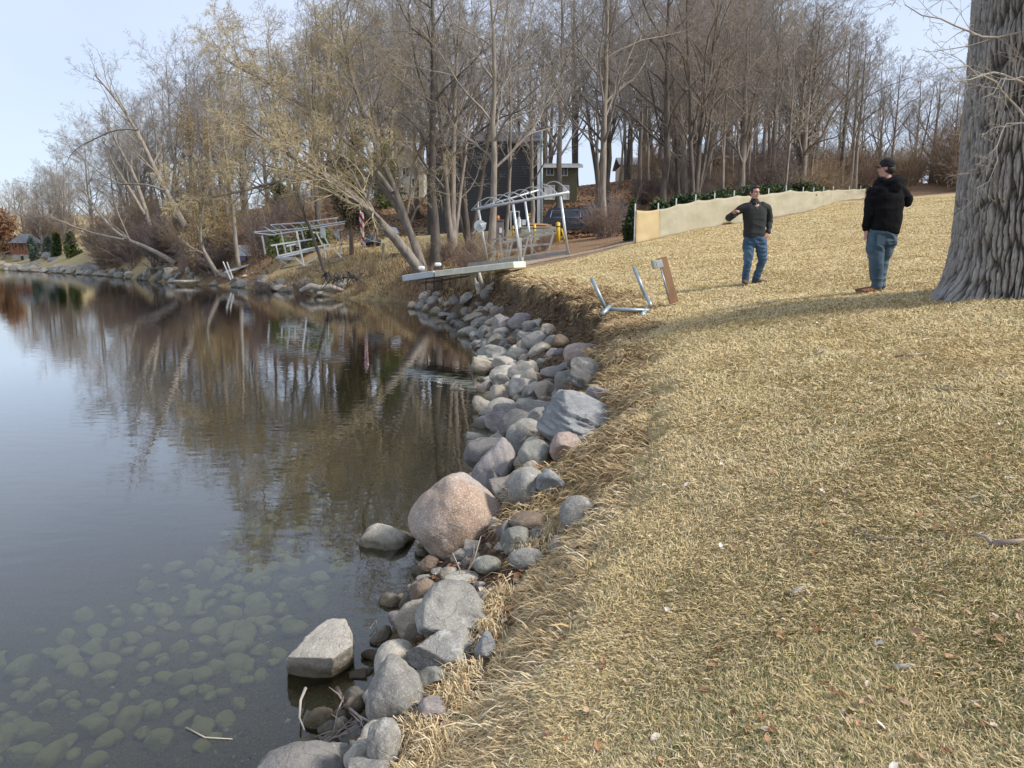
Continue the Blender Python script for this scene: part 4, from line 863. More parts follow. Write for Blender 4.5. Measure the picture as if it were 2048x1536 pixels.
def litter():
    g = np.random.default_rng(530)
    # on the lawn, thin; along the bank, thick
    n = 1300; r = np.exp(g.uniform(math.log(1.6), math.log(14), n)); a = np.radians(g.uniform(-12, 38, n)); x = r*np.sin(a); y = r*np.cos(a); z, d, w, t = terrain(x, y, True); k = t > 1.05
    x1, y1, z1 = x[k], y[k], z[k]+.02; s1 = g.uniform(.008, .024, len(x1)); t1 = np.clip(g.normal(.58, .24, len(x1)), 0, 1)
    n = 30000; y = np.exp(g.uniform(math.log(2), math.log(30), n)); x = np.interp(y, SH[2:18, 1], SH[2:18, 0])+g.uniform(-.1, 3.2, n); z, d, w, t = terrain(x, y, True)
    pk = fbm(x*1.8, y*1.8, s=72); k = (t > .1) & (t < 1.3-.15*sstep(7, 10, y)) & (g.random(n) < np.clip(.5+pk, .08, 1)*np.where(y > 12, .4, 1)); x, y, z = x[k], y[k], z[k]; s2 = g.uniform(.014, .034, len(x))*np.clip(.8+y/14, 1, 2)
    leaves('fallen_leaves', np.concatenate([x1, x]), np.concatenate([y1, y]), np.concatenate([z1, z+.012]), np.concatenate([s1, s2]), g, np.concatenate([t1, np.clip(g.normal(.42, .25, len(x)), 0, 1)]))
    n = 60000; Y = g.uniform(44, 98, n); px = g.uniform(380, 1800, n); x = (px-1024)/F*Y; z, d, w, t = terrain(x, Y, True)
    fx = np.array([-40, 0, 1.0, 5.2, 8.5, 13.3, 17.5, 24, 29, 60]); fy = np.array([56, 56, 36.5, 32.5, 38, 42, 48, 60, 72, 74]); k = (Y > np.interp(x, fx, fy)+1) & (d > 1); x, Y, z = x[k], Y[k], z[k]
    leaves('leaf_litter', x, Y, z+.03, g.uniform(.05, .13, len(x)), g, np.clip(g.normal(.4, .22, len(x)), 0, 1))
litter()
# gravel on the lake bed
def pebbles():
    g = np.random.default_rng(540); V, T = ICO[3]; V0 = np.array([(1,0,0),(-1,0,0),(0,1,0),(0,-1,0),(0,0,1),(0,0,-1)], float); T0 = np.array([(0,2,4),(2,1,4),(1,3,4),(3,0,4),(2,0,5),(1,2,5),(3,1,5),(0,3,5)])
    n = 16000; y = np.exp(g.uniform(math.log(2.6), math.log(15), n)); x = np.interp(y, SH[2:18, 1], SH[2:18, 0])-np.abs(g.normal(0, 1.3, n))+.15
    z, d, w, t = terrain(x, y, True); k = d < .25; x, y, z = x[k], y[k], z[k]; n = len(x); s = g.uniform(.004, .014, n)*np.where(g.random(n) < .06, 2.4, 1)
    P_ = V0[None]*s[:, None, None]*g.uniform(.5, 1.2, (n, 1, 3)); a = g.uniform(0, 6.28, n); ca, sa = np.cos(a)[:, None], np.sin(a)[:, None]
    X = P_[..., 0]*ca-P_[..., 1]*sa; Y = P_[..., 0]*sa+P_[..., 1]*ca; Pn = np.stack([X+x[:, None], Y+y[:, None], P_[..., 2]*.6+z[:, None]], -1)
    me = mesh_np('gravel', Pn.reshape(-1, 3), None, (np.arange(n)[:, None, None]*6+T0[None]).reshape(-1, 3)); at = me.attributes.new('tone', 'FLOAT', 'POINT'); at.data.foreach_set('value', np.repeat(np.clip(g.beta(1.4, 2.4, n), 0, 1), 6).astype(np.float32))
    m = attr_mat('pebble', [(0, (.07, .055, .035)), (.4, (.16, .135, .08)), (.75, (.26, .23, .15)), (1, (.55, .50, .40))]); tag(link('lake_gravel', me, m), None, None, kind='stuff')
pebbles()
# sticks and driftwood
stickm = mat('dead_wood', (.22, .17, .14), .9, var=(.36, .31, .27), scale=12, spec=.1); drift = mat('driftwood', (.50, .45, .38), .9, var=(.36, .31, .26), scale=6, bump=.01, bscale=10, stretch=(1, 1, .3), spec=.1)
def stick(pts, r, label, m=stickm, z=None, name='dead_twig', side=(), group=None, lift=.012, cat='twig'):
    W = []
    for p in pts:
        h = hit(*p[:2]) if z is None else (*A(p[0], p[1], z), z)
        W.append((h[0], h[1], h[2]+lift+(p[2] if len(p) > 2 else 0)))
    mb = MB(); mb.tube(W, np.linspace(r, r*.35, len(W)), 6)
    for i, dx, dy, dz in side:
        a = np.array(W[i]); mb.tube([a, a+np.array([dx, dy, dz])*.5+np.array([.01, 0, .01]), a+np.array([dx, dy, dz])], [r*.6, r*.45, r*.2], 5)
    o = mb.build(name, m, smooth=True); tag(o, label, cat, group); return o
stick([(1706,1066),(1760,1083),(1830,1083),(1900,1078),(1960,1072)], .006, 'long dark twig lying across the lawn at the right')
stick([(1585,1193),(1618,1174)], .016, 'short pale piece of wood in the grass', drift, name='wood_chip')
stick([(1787,1342),(1830,1336)], .012, 'white bark flake in the grass at lower right', drift, name='wood_chip')
stick([(1790,716),(1830,713),(1870,708)], .012, 'dark stick on the lawn in front of the man in black'); stick([(1870,782),(1935,783)], .010, 'thin dark stick far right on the lawn')
stick([(1632,712),(1648,693)], .012, 'short dark stick on the lawn below the man in grey')
stick([(1985,1095),(2048,1085)], .018, 'dark stick at the right edge of the picture', side=[(0, -.05, .05, .03)])
stick([(372,1455),(410,1475),(465,1478)], .006, 'bent twig breaking the water surface at lower left', drift, z=.005, lift=0)
stick([(612,1395),(602,1420),(600,1455),(610,1480)], .010, 'forked pale twig standing in the shallows', drift, z=.0, lift=.06)
stick([(675,1390),(690,1425),(720,1450),(760,1470)], .013, 'brown branch on the debris beside the egg-shaped boulder', lift=.05, side=[(1, -.1, .05, .08), (2, .03, -.12, .02)])
stick([(650,1500),(680,1478),(715,1462)], .009, 'dark branch in the debris at the waterline', lift=.05, side=[(1, -.12, -.05, .0), (0, .1, -.06, .02)])
stick([(900,778),(930,780),(965,782),(990,784)], .014, 'raft of twigs floating at the waterline', z=.01, lift=0, side=[(0, .1, .2, .12), (1, -.3, .1, .05), (1, .3, -.1, .06), (2, -.2, .25, .14), (2, .35, .1, .02), (1, .1, -.2, .0)])
def sapling(px, py, tops, label):
    h = hit(px, py); mb = MB(); b = np.array(h[:3])
    for a, c in tops:
        q = np.array(P(a, c, h[1]-.05)); m_ = (b+q)/2+np.array([.02, 0, -.01]); mb.tube([b, m_, q], [.006, .0045, .002], 5); mb.tube([m_, m_+(q-b)*.3+np.array([-.04, 0, .02])], [.003, .0015], 4)
    tag(mb.build('sapling', drift, smooth=True), label, 'twig')
sapling(922, 1165, [(905,1105),(962,1072)], 'thin forked grey twig rising in front of the huge boulder')
stick([(640,1520),(668,1500),(700,1490),(730,1470)], .008, 'thin brown branch across the white bottom rock', lift=.07, side=[(1, .08, .1, .05), (2, -.1, .04, .08)])
stick([(700,1440),(722,1462),(738,1490)], .006, 'curved dead twig below the mossy round stone', lift=.05, side=[(1, -.06, -.05, .03)])
stick([(690,1415),(676,1450),(668,1490)], .006, 'upright dead twig in the debris left of the egg-shaped boulder', lift=.08, side=[(1, .07, .02, .06)])
stick([(740,1265),(752,1248),(760,1275)], .004, 'small black twig standing in the water right of the block', z=.0, lift=.03)
stick([(1000,1075),(1012,1062),(1022,1040)], .005, 'curly dead stem between the wedge stone and the huge boulder', lift=.05, side=[(1, .05, .0, .05)])
# bleached stump in the riprap and driftwood log on the far bank
def stump():
    h = hit(968, 592); g = np.random.default_rng(550); mb = MB(); b = np.array(h[:3]); b[2] += .2
    for k in range(16):
        a = g.uniform(0, 6.28); e = g.uniform(-.5, .9); L = g.uniform(.35, .95); d = np.array([math.cos(a)*math.cos(e), math.sin(a)*math.cos(e), math.sin(e)]); m1 = b+d*L*.4+g.normal(0, .06, 3)
        mb.tube([b, m1, m1+(d+g.normal(0, .4, 3))*L*.5], [.15, .09, .03], 7)
    tag(mb.build('tree_stump', drift, smooth=True), 'bleached root stump stuck in the far riprap', 'stump')
stump()
def log(pts, Y, rads, label, m=drift):
    mb = MB(); W = [P(a, b, Y) for a, b in pts]; mb.tube(W, rads, 9); tag(mb.build('driftwood_log', m, smooth=True), label, 'log')
log([(600,582),(622,572),(640,576),(660,573),(690,582)], 45, [.12,.2,.18,.17,.08], 'smooth bleached driftwood log at the far waterline')
log([(346,562),(370,563),(400,561)], 60.5, [.10,.12,.09], 'yellowish log floating at the far waterline')
def roots():
    g = np.random.default_rng(555); h = P(680, 560, 43.6); mb = MB()
    for k in range(46):
        b = np.array([h[0]+g.uniform(-1.0, 1.2), h[1]+g.uniform(0, .5), h[2]+g.uniform(.1, .5)]); d = np.array([g.normal(0, .5), -g.uniform(.1, .7), -g.uniform(.2, .9)])
        mb.tube([b, b+d*.35+g.normal(0, .06, 3), b+d*.8+g.normal(0, .1, 3)], [.05, .035, .012], 5)
    tag(mb.build('exposed_roots', bark_dark, smooth=True), 'tangle of dark exposed roots hanging at the undercut far bank', 'roots')
roots()
# ------------------------------------------------------------------ the big furrowed trunk at the right
def big_tree():
    bx, by = P(2062, 500, 8.5)[0], 8.5; bz = gz(bx, by)
    t = thing('cottonwood_tree', 'huge trunk with deeply furrowed grey bark at the right edge', 'tree', (bx, by, bz))
    na, nz_ = 820, 760; zz = np.concatenate([np.linspace(-.5, 5.6, nz_-60), np.linspace(5.6, 13, 61)[1:]]); a = np.linspace(0, 2*math.pi, na, endpoint=False); Az, Z = np.meshgrid(a, zz)
    flare = .14*np.exp(-np.clip(Z+.1, 0, 9)/.16)+.09*np.exp(-np.clip(Z, 0, 9)/.7)
    lob = 1.05+.45*np.cos(Az*4+.4)*np.exp(-np.clip(Z, 0, 9)/.45)+.25*np.cos(Az*7+2)*np.exp(-np.clip(Z, 0, 9)/.35)
    r0 = .70*(1-.0*Z)*(1+.05*np.cos(Az*2+1+Z*.1)+.03*np.cos(Az*5+Z*.3))+flare*np.clip(lob, .35, 2)
    # furrows: vertical ridged noise on the cylinder, interlacing; bark spreads along the root flare
    cx, cy = np.cos(Az), np.sin(Az); wob = vn(cx*3, cy*3, Z*1.1, s=80)*.05+vn(cx*7, cy*7, Z*3.6, s=84)*.03+vn(cx*16, cy*16, Z*9, s=85)*.014
    A2 = Az+wob; c2, s2 = np.cos(A2), np.sin(A2)
    def cells(nu, vz, s, jit=.75):
        u = (Az+wob)/(2*math.pi)*nu; v = Z*vz+vn(cx*4, cy*4, Z*1.5, s=s)*.5; iu = np.floor(u); iv = np.floor(v); F1 = np.full(u.shape, 9.); F2 = np.full(u.shape, 9.)
        for a_ in (-1, 0, 1):
            for b_ in (-1, 0, 1):
                gu, gv = iu+a_, iv+b_; k = np.mod(gu, nu); du = gu+.5+(_h(k, gv, k*0, s)-.5)*jit+.5*np.mod(gv, 2)-.25-u; dv = gv+.5+(_h(k, gv, k*0, s+5)-.5)*jit-v
                dd = np.sqrt(du*du+(dv*.8)**2); m_ = dd < F1; F2 = np.where(m_, F1, np.minimum(F2, dd)); F1 = np.where(m_, dd, F1)
        return F2-F1
    e1 = cells(86, 2.1, 81); e2 = cells(180, 8.0, 82); plate = vn(cx*14, cy*14, Z*9, s=86)
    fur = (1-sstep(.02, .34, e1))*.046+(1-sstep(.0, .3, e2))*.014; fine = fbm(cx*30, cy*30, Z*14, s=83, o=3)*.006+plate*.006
    rr = r0-fur+fine; X = rr*np.cos(Az)-.032*Z+.02; Y = rr*np.sin(Az)
    idx = np.arange(len(zz)*na).reshape(len(zz), na); q = np.stack([idx[:-1], np.roll(idx, -1, 1)[:-1], np.roll(idx, -1, 1)[1:], idx[1:]], -1).reshape(-1, 4)
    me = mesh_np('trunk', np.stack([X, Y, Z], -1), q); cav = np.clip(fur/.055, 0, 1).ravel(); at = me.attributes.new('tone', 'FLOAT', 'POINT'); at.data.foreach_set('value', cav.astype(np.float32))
    m = bpy.data.materials.new('furrowed_bark'); m.use_nodes = True; nt = m.node_tree; N = nt.nodes; L = nt.links; b = N['Principled BSDF']; b.inputs['Roughness'].default_value = .92; b.inputs['Specular IOR Level'].default_value = .15
    at_ = N.new('ShaderNodeAttribute'); at_.attribute_name = 'tone'; tc = N.new('ShaderNodeTexCoord'); mp = N.new('ShaderNodeMapping'); mp.inputs['Scale'].default_value = (1, 1, .3); L.new(tc.outputs['Object'], mp.inputs[0])
    n1 = N.new('ShaderNodeTexNoise'); n1.inputs['Scale'].default_value = 14; n1.inputs['Detail'].default_value = 8; n1.inputs['Roughness'].default_value = .75; L.new(mp.outputs[0], n1.inputs[0])
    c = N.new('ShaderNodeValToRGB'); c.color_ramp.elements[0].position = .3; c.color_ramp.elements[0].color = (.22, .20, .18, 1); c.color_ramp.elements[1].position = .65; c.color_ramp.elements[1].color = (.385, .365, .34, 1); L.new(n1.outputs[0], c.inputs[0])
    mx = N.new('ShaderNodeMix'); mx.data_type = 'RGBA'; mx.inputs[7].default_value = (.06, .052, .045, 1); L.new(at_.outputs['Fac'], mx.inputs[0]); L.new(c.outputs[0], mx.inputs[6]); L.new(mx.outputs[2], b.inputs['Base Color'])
    bp = N.new('ShaderNodeBump'); bp.inputs['Distance'].default_value = .012; L.new(n1.outputs[0], bp.inputs['Height']); L.new(bp.outputs[0], b.inputs['Normal'])
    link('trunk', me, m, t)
    # low limbs and twigs: start on the trunk, hang left and right
    g = np.random.default_rng(600)
    def lw(pts, Y0, Y1): return [tuple(np.array(P(a, b, Y0+(Y1-Y0)*i/(len(pts)-1)))-np.array([bx, by, bz])) for i, (a, b) in enumerate(pts)]
    limbs = [([(2120,190),(2060,170),(2010,150),(1960,140),(1900,130)], .045, 8.3, 7.5), ([(2100,330),(2040,200),(1985,160),(1930,150),(1890,165)], .03, 8.0, 7.3), ([(2090,60),(1990,70),(1930,68),(1880,40),(1810,10)], .035, 8.2, 7.6),
             ([(2080,-40),(1960,-30),(1880,-20),(1820,-30),(1780,10)], .03, 8.3, 7.8), ([(2110,300),(2030,240),(2000,260),(1985,330),(1960,380)], .018, 7.9, 7.3),
             ([(2130,200),(2110,175),(2048,150),(2010,160),(1960,200)], .02, 7.7, 7.2)]
    mbt = MB(); P0, R0_, L0 = [], [], []
    for pts, r, ya, yb in limbs:
        w = np.array(lw(pts, ya, yb)); s = np.linspace(0, 4, 9); w = np.stack([np.interp(s, np.arange(5), w[:, k]) for k in range(3)], -1); w[1:-1] = (w[:-2]+2*w[1:-1]+w[2:])/4; w[2:] += g.normal(0, .02, (7, 3))
        P0.append(w); R0_.append(np.linspace(r, r*.25, 9)*.45); L0.append(1.6)
    Pt, Rd, Ln = np.array(P0), np.array(R0_), np.array(L0); V, q = tubes(Pt, Rd, 6); mbt.add(V, q)
    for n_, an, ra in ((8, 45, .42), (4, 40, .5), (2, 40, .6)):
        S, D, Lc, r = spawn(g, Pt, Rd, Ln, n_, .25, 1, an, ra, .6, .0022, .05); Pt, Rd = grow(g, S, D, Lc, r, 6, .14, -.02); Rd = np.maximum(Rd, .0016); V, q = tubes(Pt, Rd, 4); mbt.add(V, q); Ln = Lc
    mbt.build('crown', twig_pale, t, smooth=True)
    # the high crown above the picture, which shades the lawn a little
    hi = MB(); P1, R1 = [], []
    for k in range(7):
        a_ = k*.9+.3; z0 = 8+k*.6; s = np.linspace(0, 1, 9)[:, None]; P1.append(np.array([0, 0, z0])+np.concatenate([np.cos(a_)*s*5, np.sin(a_)*s*5, s*4.5], 1)+g.normal(0, .12, (9, 3))); R1.append(np.linspace(.3, .06, 9))
    Pt, Rd, Ln = np.array(P1), np.array(R1), np.full(7, 7.)
    V, q = tubes(Pt, Rd, 8); hi.add(V, q)
    for n_, an, ra in ((4, 45, .35), (3, 42, .5)):
        S, D, Lc, r = spawn(g, Pt, Rd, Ln, n_, .2, 1, an, ra, .55, .006, .12); Pt, Rd = grow(g, S, D, Lc, r, 5, .14, .02); V, q = tubes(Pt, Rd, 4); hi.add(V, q); Ln = Lc
    hi.build('limb', bark, t, smooth=True)
big_tree()
# ------------------------------------------------------------------ built things
alu = mat('aluminium', (.60, .62, .63), .45, .6, var=(.5, .52, .52), scale=4); alu_d = mat('weathered_metal', (.30, .29, .265), .7, .2, var=(.38, .36, .33), scale=4)
galv = mat('galvanised', (.36, .42, .44), .45, .5, var=(.30, .35, .37), scale=8); wood = mat('treated_wood', (.33, .19, .10), .8, var=(.25, .14, .075), scale=3, bump=.004, bscale=20, stretch=(4, 4, .6))
oldwood = mat('old_wood', (.33, .28, .22), .85, var=(.24, .20, .16), scale=4, bump=.004, stretch=(3, 3, .6)); white = mat('white_paint', (.72, .73, .72), .5, var=(.62, .63, .62), scale=3); cream = mat('cream_deck', (.78, .73, .56), .6, var=(.60, .57, .46), scale=4)
greyp = mat('grey_plastic', (.42, .45, .45), .55, var=(.50, .53, .53), scale=3); black = mat('black_plastic', (.02, .02, .022), .5); yellow = mat('yellow_paint', (.72, .47, .02), .5, var=(.60, .38, .03), scale=6)
glass = mat('window_glass', (.03, .035, .04), .08, spec=.8); rubber = mat('rubber', (.02, .02, .02), .8)
def fr(mb, x1, y1, x2, y2, Y1, Y2, r, m=7): mb.tube([P(x1, y1, Y1), P(x2, y2, Y2)], r, m); return mb
def rel(t, fn):
    """parts are authored in world metres; store them relative to their thing"""
    return fn
def part(mb, name, m, t, **k):
    o = mb.build(name, m, t, **k); l = t.location; o.data.transform(Matrix.Translation((-l[0], -l[1], -l[2]))); return o
# boat lift with arched ribs
def lift_near():
    b = P(1041, 528, 29); t = thing('boat_lift', 'silver boat lift frame with arched canopy ribs standing at the lawn edge', 'boat lift', b)
    for x1, y1, x2, y2, Y in [(957,420,975,524,31), (1026,409,1043,533,28), (1050,402,1066,520,32.2), (1121,393,1137,514,29.2)]: part(fr(MB(), x1, y1, x2, y2, Y, Y, .052, 10), 'post', alu, t, smooth=True)
    part(fr(MB(), 951, 418, 1138, 385, 30.6, 28.8, .055, 10), 'canopy_beam', alu, t, smooth=True); part(fr(MB(), 943, 420, 1082, 379, 31.6, 31.8, .04, 10), 'canopy_beam', alu, t, smooth=True)
    A0, A1 = np.array(P(951, 418, 30.6)), np.array(P(1138, 385, 28.8)); B0, B1 = np.array(P(943, 420, 31.6)), np.array(P(1082, 379, 31.8))
    for i in range(7):
        u = i/6; a = B0+(B1-B0)*u; c = A0+(A1-A0)*(.33+.67*u); s = np.linspace(0, 1, 13)[:, None]; pts = a*(1-s)+c*s+np.array([0, 0, 1])*np.sin(s*math.pi)*.36
        mb = MB(); mb.tube(pts, .022, 6); part(mb, 'rib', alu, t, smooth=True)
    mb = MB()
    for i in range(5):
        u = i/5; a = A0+(A1-A0)*(u*.9+.03); b_ = B0+(B1-B0)*(u+.1); mb.tube([a, (a+b_)/2+np.array([0, 0, .26])], .018, 6)
    part(mb, 'brace', alu, t, smooth=True)
    mb = MB(); mb.beam(P(938,530,31), P(1045,519,28.6), .12, .16); mb.beam(P(1000,522,31.5), P(1137,502,31.5), .12, .16); mb.beam(P(975,526,30.8), P(1138,504,29.5), .1, .12); mb.beam(P(1043,527,28), P(1137,512,29.2), .08, .08); part(mb, 'base_frame', alu_d, t)
    for x1, y1, x2, y2 in [(983,480,1112,459), (998,486,1112,466), (1040,470,1110,456)]: mb = MB(); mb.beam(P(x1, y1, 30.5), P(x2, y2, 30.3), .16, .07); part(mb, 'bunk', oldwood if x1 == 983 else alu_d, t)
    for x1, y1, x2, y2, Y in [(991,484,984,520,30.6), (1018,480,1011,520,31), (1025,482,1016,518,30), (1057,474,1045,520,29), (1108,464,1096,506,29.8), (1071,470,1062,510,30.8), (999,470,1006,520,30), (983,504,1050,498,30.2), (1045,492,1100,488,30)]: part(MB().beam(P(x1, y1, Y), P(x2, y2, Y), .07, .07), 'strut', alu_d, t)
    for x1, y1, x2, y2 in [(1037,473,1079,511), (1002,478,1021,495), (969,482,990,500)]: part(fr(MB(), x1, y1, x2, y2, 29, 29, .014, 5), 'cable', oldwood, t)
    mb = MB(); c = np.array(P(1038, 446, 28.3)); mb.tube([c-[0, 0, .16], c+[0, 0, .14]], .085, 12); mb.tube([c+[0, 0, .14], c+[0, 0, .22]], .05, 10); mb.box(c+np.array([.18, .05, .02]), (.13, .1, .2)); part(mb, 'winch_motor', greyp, t, bevel=.01)
    mb = MB(); c = np.array(P(960, 452, 30.8)); mb.tube([c-[0, .05, 0], c+[0, .05, 0]], .24, 16); mb.tube([c+[.05, 0, 0], c+[.25, 0, .12]], [.14, .03], 8); mb.tube([c, c+np.array([-.3, 0, -.3])], .03, 6); part(mb, 'winch_wheel', greyp, t)
    part(MB().box(P(1040, 500, 28.6), (.13, .13, .9)), 'lift_column', alu, t)
lift_near()
def lift_far():
    t = thing('boat_lift', 'old white boat lift frame with a flat slatted canopy frame, tilted on the far bank', 'boat lift', P(610, 525, 51))
    f = lambda *a: fr(MB(), *a)
    for x1, y1, x2, y2, Y in [(524,471,531,508,54), (562,464,572,506,52), (593,463,608,532,50), (603,460,609,482,53.5), (676,458,682,508,53)]: part(f(x1, y1, x2, y2, Y, Y, .06, 8), 'post', white, t)
    for a in [(509,466,545,470,52,51), (545,470,690,447,51,51), (509,464,595,458,52,51.5), (595,458,690,443,51.5,51), (541,450,600,446,54,54), (600,446,690,434,54,54)]: part(f(*a, .045, 7), 'canopy_rail', alu, t)
    for i in range(9): u = i/8; part(f(541+149*u, 450-16*u, 562+128*u, 463-17*u, 54, 51.6, .025, 5), 'rib', alu, t)
    for i in range(4): part(f(527+i*4, 453+i*2, 545+i*3, 464+i, 53, 51.2, .02, 5), 'rib', alu, t)
    for a in [(542,491,632,477), (573,492,600,486), (555,512,640,493), (560,515,640,497), (605,500,655,489), (625,465,642,465)]: part(MB().beam(P(a[0], a[1], 51), P(a[2], a[3], 51.5), .10, .10), 'rail', white, t)
    part(MB().beam(P(555,515,50.5), P(592,518,50.2), .5, .14), 'platform', greyp, t)
    for a in [(590,515,608,531), (608,531,658,495), (592,519,565,519), (667,497,683,515), (552,490,557,512), (580,490,584,512), (633,466,645,490), (650,476,660,494), (648,487,652,516), (560,519,577,531)]: part(MB().beam(P(a[0], a[1], 50.3), P(a[2], a[3], 50.3), .07, .07), 'strut', white, t)
    for a in [(560,538,648,520), (592,538,700,520), (648,520,700,514)]: part(MB().beam(P(a[0], a[1], 50.4), P(a[2], a[3], 50.9), .10, .10), 'base_rail', oldwood, t)
    part(MB().box(P(646, 466, 51), (.30, .2, .66)), 'winch_box', greyp, t)
    t2 = thing('metal_frame', 'small white metal frame beside the dark cedar stem', 'frame', P(680, 486, 52))
    for a in [(668,462,677,482), (668,462,690,458), (672,460,677,482), (695,470,703,488), (692,489,703,488)]: part(MB().beam(P(a[0], a[1], 53), P(a[2], a[3], 53), .09, .09), 'bar', white, t2)
lift_far()
def dock():
    t = thing('dock_section', 'cream and grey dock section pulled up on the bank with its end overhanging', 'dock', P(930, 545, 26.6))
    a, m_, b = np.array(P(822,556,27.8)), np.array(P(884,547,27.2)), np.array(P(1040,529,26.1))
    part(MB().beam(m_, b, 1.15, .21), 'deck', cream, t, bevel=.015); part(MB().beam(a, m_-(m_-a)*.004, 1.12, .22), 'end_deck', greyp, t, bevel=.02)
    for i in range(9): c = m_+(b-m_)*(i+.5)/9; part(MB().beam(c+[0, -.6, -.06], c+[.02, -.575, .07], .05, .03), 'slot', black, t) if i % 3 == 1 else None
    for x, y in ((843,538), (876,531)): mb = MB(); c = np.array(P(x, y+1, 27.9)); mb.box(c+np.array([0, 0, .06]), (.24, .2, .13)); part(mb, 'cleat', white, t, bevel=.05)
    for x, y2 in ((852,583), (868,584), (884,580), (900,572)): part(fr(MB(), x, 556, x, y2, 27.4, 27.4, .018, 6), 'leg', black, t)
    part(MB().beam(P(848,566,27.4), P(930,553,27.0), .9, .04), 'under_frame', black, t)
dock()
def pipes():
    t = thing('pipe_frame', 'galvanised pipe dock frame with two leaning uprights on the eroded bank', 'pipe frame', P(1255, 622, 12))
    for a in [(1183,556,1212,619,12.1,12.0), (1268,535,1291,592,12.4,12.2)]: part(fr(MB(), *a, .030, 14), 'upright', galv, t, smooth=True)
    mb = MB(); mb.tube([P(1291,591,12.2), P(1299,604,12.1), P(1301,612,12.0)], .031, 14); part(mb, 'elbow', galv, t, smooth=True)
    part(fr(MB(), 1210, 618, 1298, 621, 12.0, 11.9, .030, 14), 'crossbar', galv, t, smooth=True)
    for a in [(1219,613,1204,629,12.0,11.7), (1290,622,1283,632,11.9,11.7)]: part(fr(MB(), *a, .033, 14), 'foot_pipe', galv, t, smooth=True)
pipes()
def elbox():
    t = thing('electrical_post', 'leaning wooden post carrying a grey outdoor electrical box', 'post', P(1343, 588, 12.3)); mb = MB(); a, b = np.array(P(1345,594,12.3)), np.array(P(1324,515,12.4)); up = (b-a)/np.linalg.norm(b-a)
    mb.beam(a-up*.1, b, .14, .09, (0, 1, 0)); part(mb, 'wooden_post', wood, t, bevel=.004)
    M = Matrix.Rotation(math.atan2(-up[0], up[2])*-1, 3, 'Y'); c = np.array(P(1318,528,12.33)); mb = MB(); mb.box(c, (.10, .11, .125), M); part(mb, 'box', greyp, t, bevel=.006)
    mb = MB(); mb.box(c+np.array([-.085, 0, -.006]), (.055, .13, .15), M); part(mb, 'box_cover', mat('box_cover', (.36, .37, .30), .5), t, bevel=.012); part(fr(MB(), 1321, 535, 1337, 590, 12.3, 12.22, .013, 8), 'conduit', galv, t, smooth=True)
elbox()
# edging, fence
def edging():
    t = thing('lawn_edging', 'low pale edging strip between the lawn and the brush', 'edging', P(1150, 508, 29)); pts = []
    for px, py, Y in [(1044,532,27.9),(1100,521,28.6),(1150,510,29.2),(1200,499,29.7),(1240,491,30),(1270,485,30.2)]: x, _, z = P(px, py, Y); pts.append((x, Y, gz(x, Y)+.05))
    mb = MB()
    for a, b in zip(pts[:-1], pts[1:]): mb.beam(a, b, .05, .06)
    part(mb, 'strip', oldwood, t)
edging()
FP = [(1271,420,484,30.2),(1317,418,475,32.5),(1353,408,467,34),(1392,400,459,35.5),(1430,396,452,37),(1469,391,445,38.5),(1503,389,440,40),(1538,386,434,42),(1573,380,426,44.5),(1607,382,420,48),(1628,382,416,51.5),(1648,380,413,55),(1667,379,410,59),(1699,378,406,66),(1722,377,404,71)]
def fence():
    t = thing('fabric_fence', 'long beige fabric fence on white stakes climbing the edge of the lawn', 'fence', P(1271, 484, 30.2)); mbf = MB(); fab = mat('beige_fabric', (.33, .30, .215), .9, var=(.37, .335, .245), scale=.8, bump=.06, bscale=2.2, detail=4, spec=.1)
    fab2 = mat('tan_fabric', (.40, .31, .17), .9, var=(.44, .35, .20), scale=1, bump=.02, bscale=3, spec=.1)
    def sheet(i0, i1, dy):
        X = []; Z0 = []; Z1 = []; Yv = []
        for i in range(i0, i1):
            a, b = FP[i], FP[i+1]
            for u in np.linspace(0, 1, 9)[:(9 if i == i1-1 else 8)]:
                Y = a[3]+(b[3]-a[3])*u; pa, pb = P(a[0], 500, a[3]), P(b[0], 500, b[3]); x = pa[0]+(pb[0]-pa[0])*u
                za = P(a[0], a[1], a[3])[2]; zb = P(b[0], b[1], b[3])[2]; sag = .055*math.sin(u*math.pi); X.append(x); Yv.append(Y+dy+.07*math.sin(u*math.pi)+.03*math.sin(i*2.1)); Z1.append(za+(zb-za)*u-sag); Z0.append(gz(x, Y)-.03+ (.10 if (i == 4 and .3 < u < .8) else 0))
        n = len(X); rows = 12; V = []
        for r in range(rows):
            s = r/(rows-1)
            for k in range(n): V.append((X[k], Yv[k]+.02*math.sin(s*9+k*.35)*math.sin(s*3.1)+.07*float(vn(k*.31, s*3.3, s=91))+.03*float(vn(k*.9, s*8, s=92)), Z0[k]+(Z1[k]-Z0[k])*s))
        q = [(r*n+k, r*n+k+1, (r+1)*n+k+1, (r+1)*n+k) for r in range(rows-1) for k in range(n-1)]; m = MB(); m.add(V, q); return m
    for (a, b, m, dy) in ((0, 1, fab2, -.02), (1, 14, fab, 0)):
        o = part(sheet(a, b, dy), 'fabric', m, t, smooth=True); s = o.modifiers.new('thick', 'SOLIDIFY'); s.thickness = .008
        if a == 0: o['label'] = 'tan first fabric panel'
    for i, (px, yt, yb, Y) in enumerate(FP):
        x, _, z1 = P(px, yt, Y); part(MB().box((x, Y+.06, (z1+.25+gz(x, Y)-.1)/2), (.05, .04, z1+.25-gz(x, Y)+.1)), 'stake', white, t)
fence()
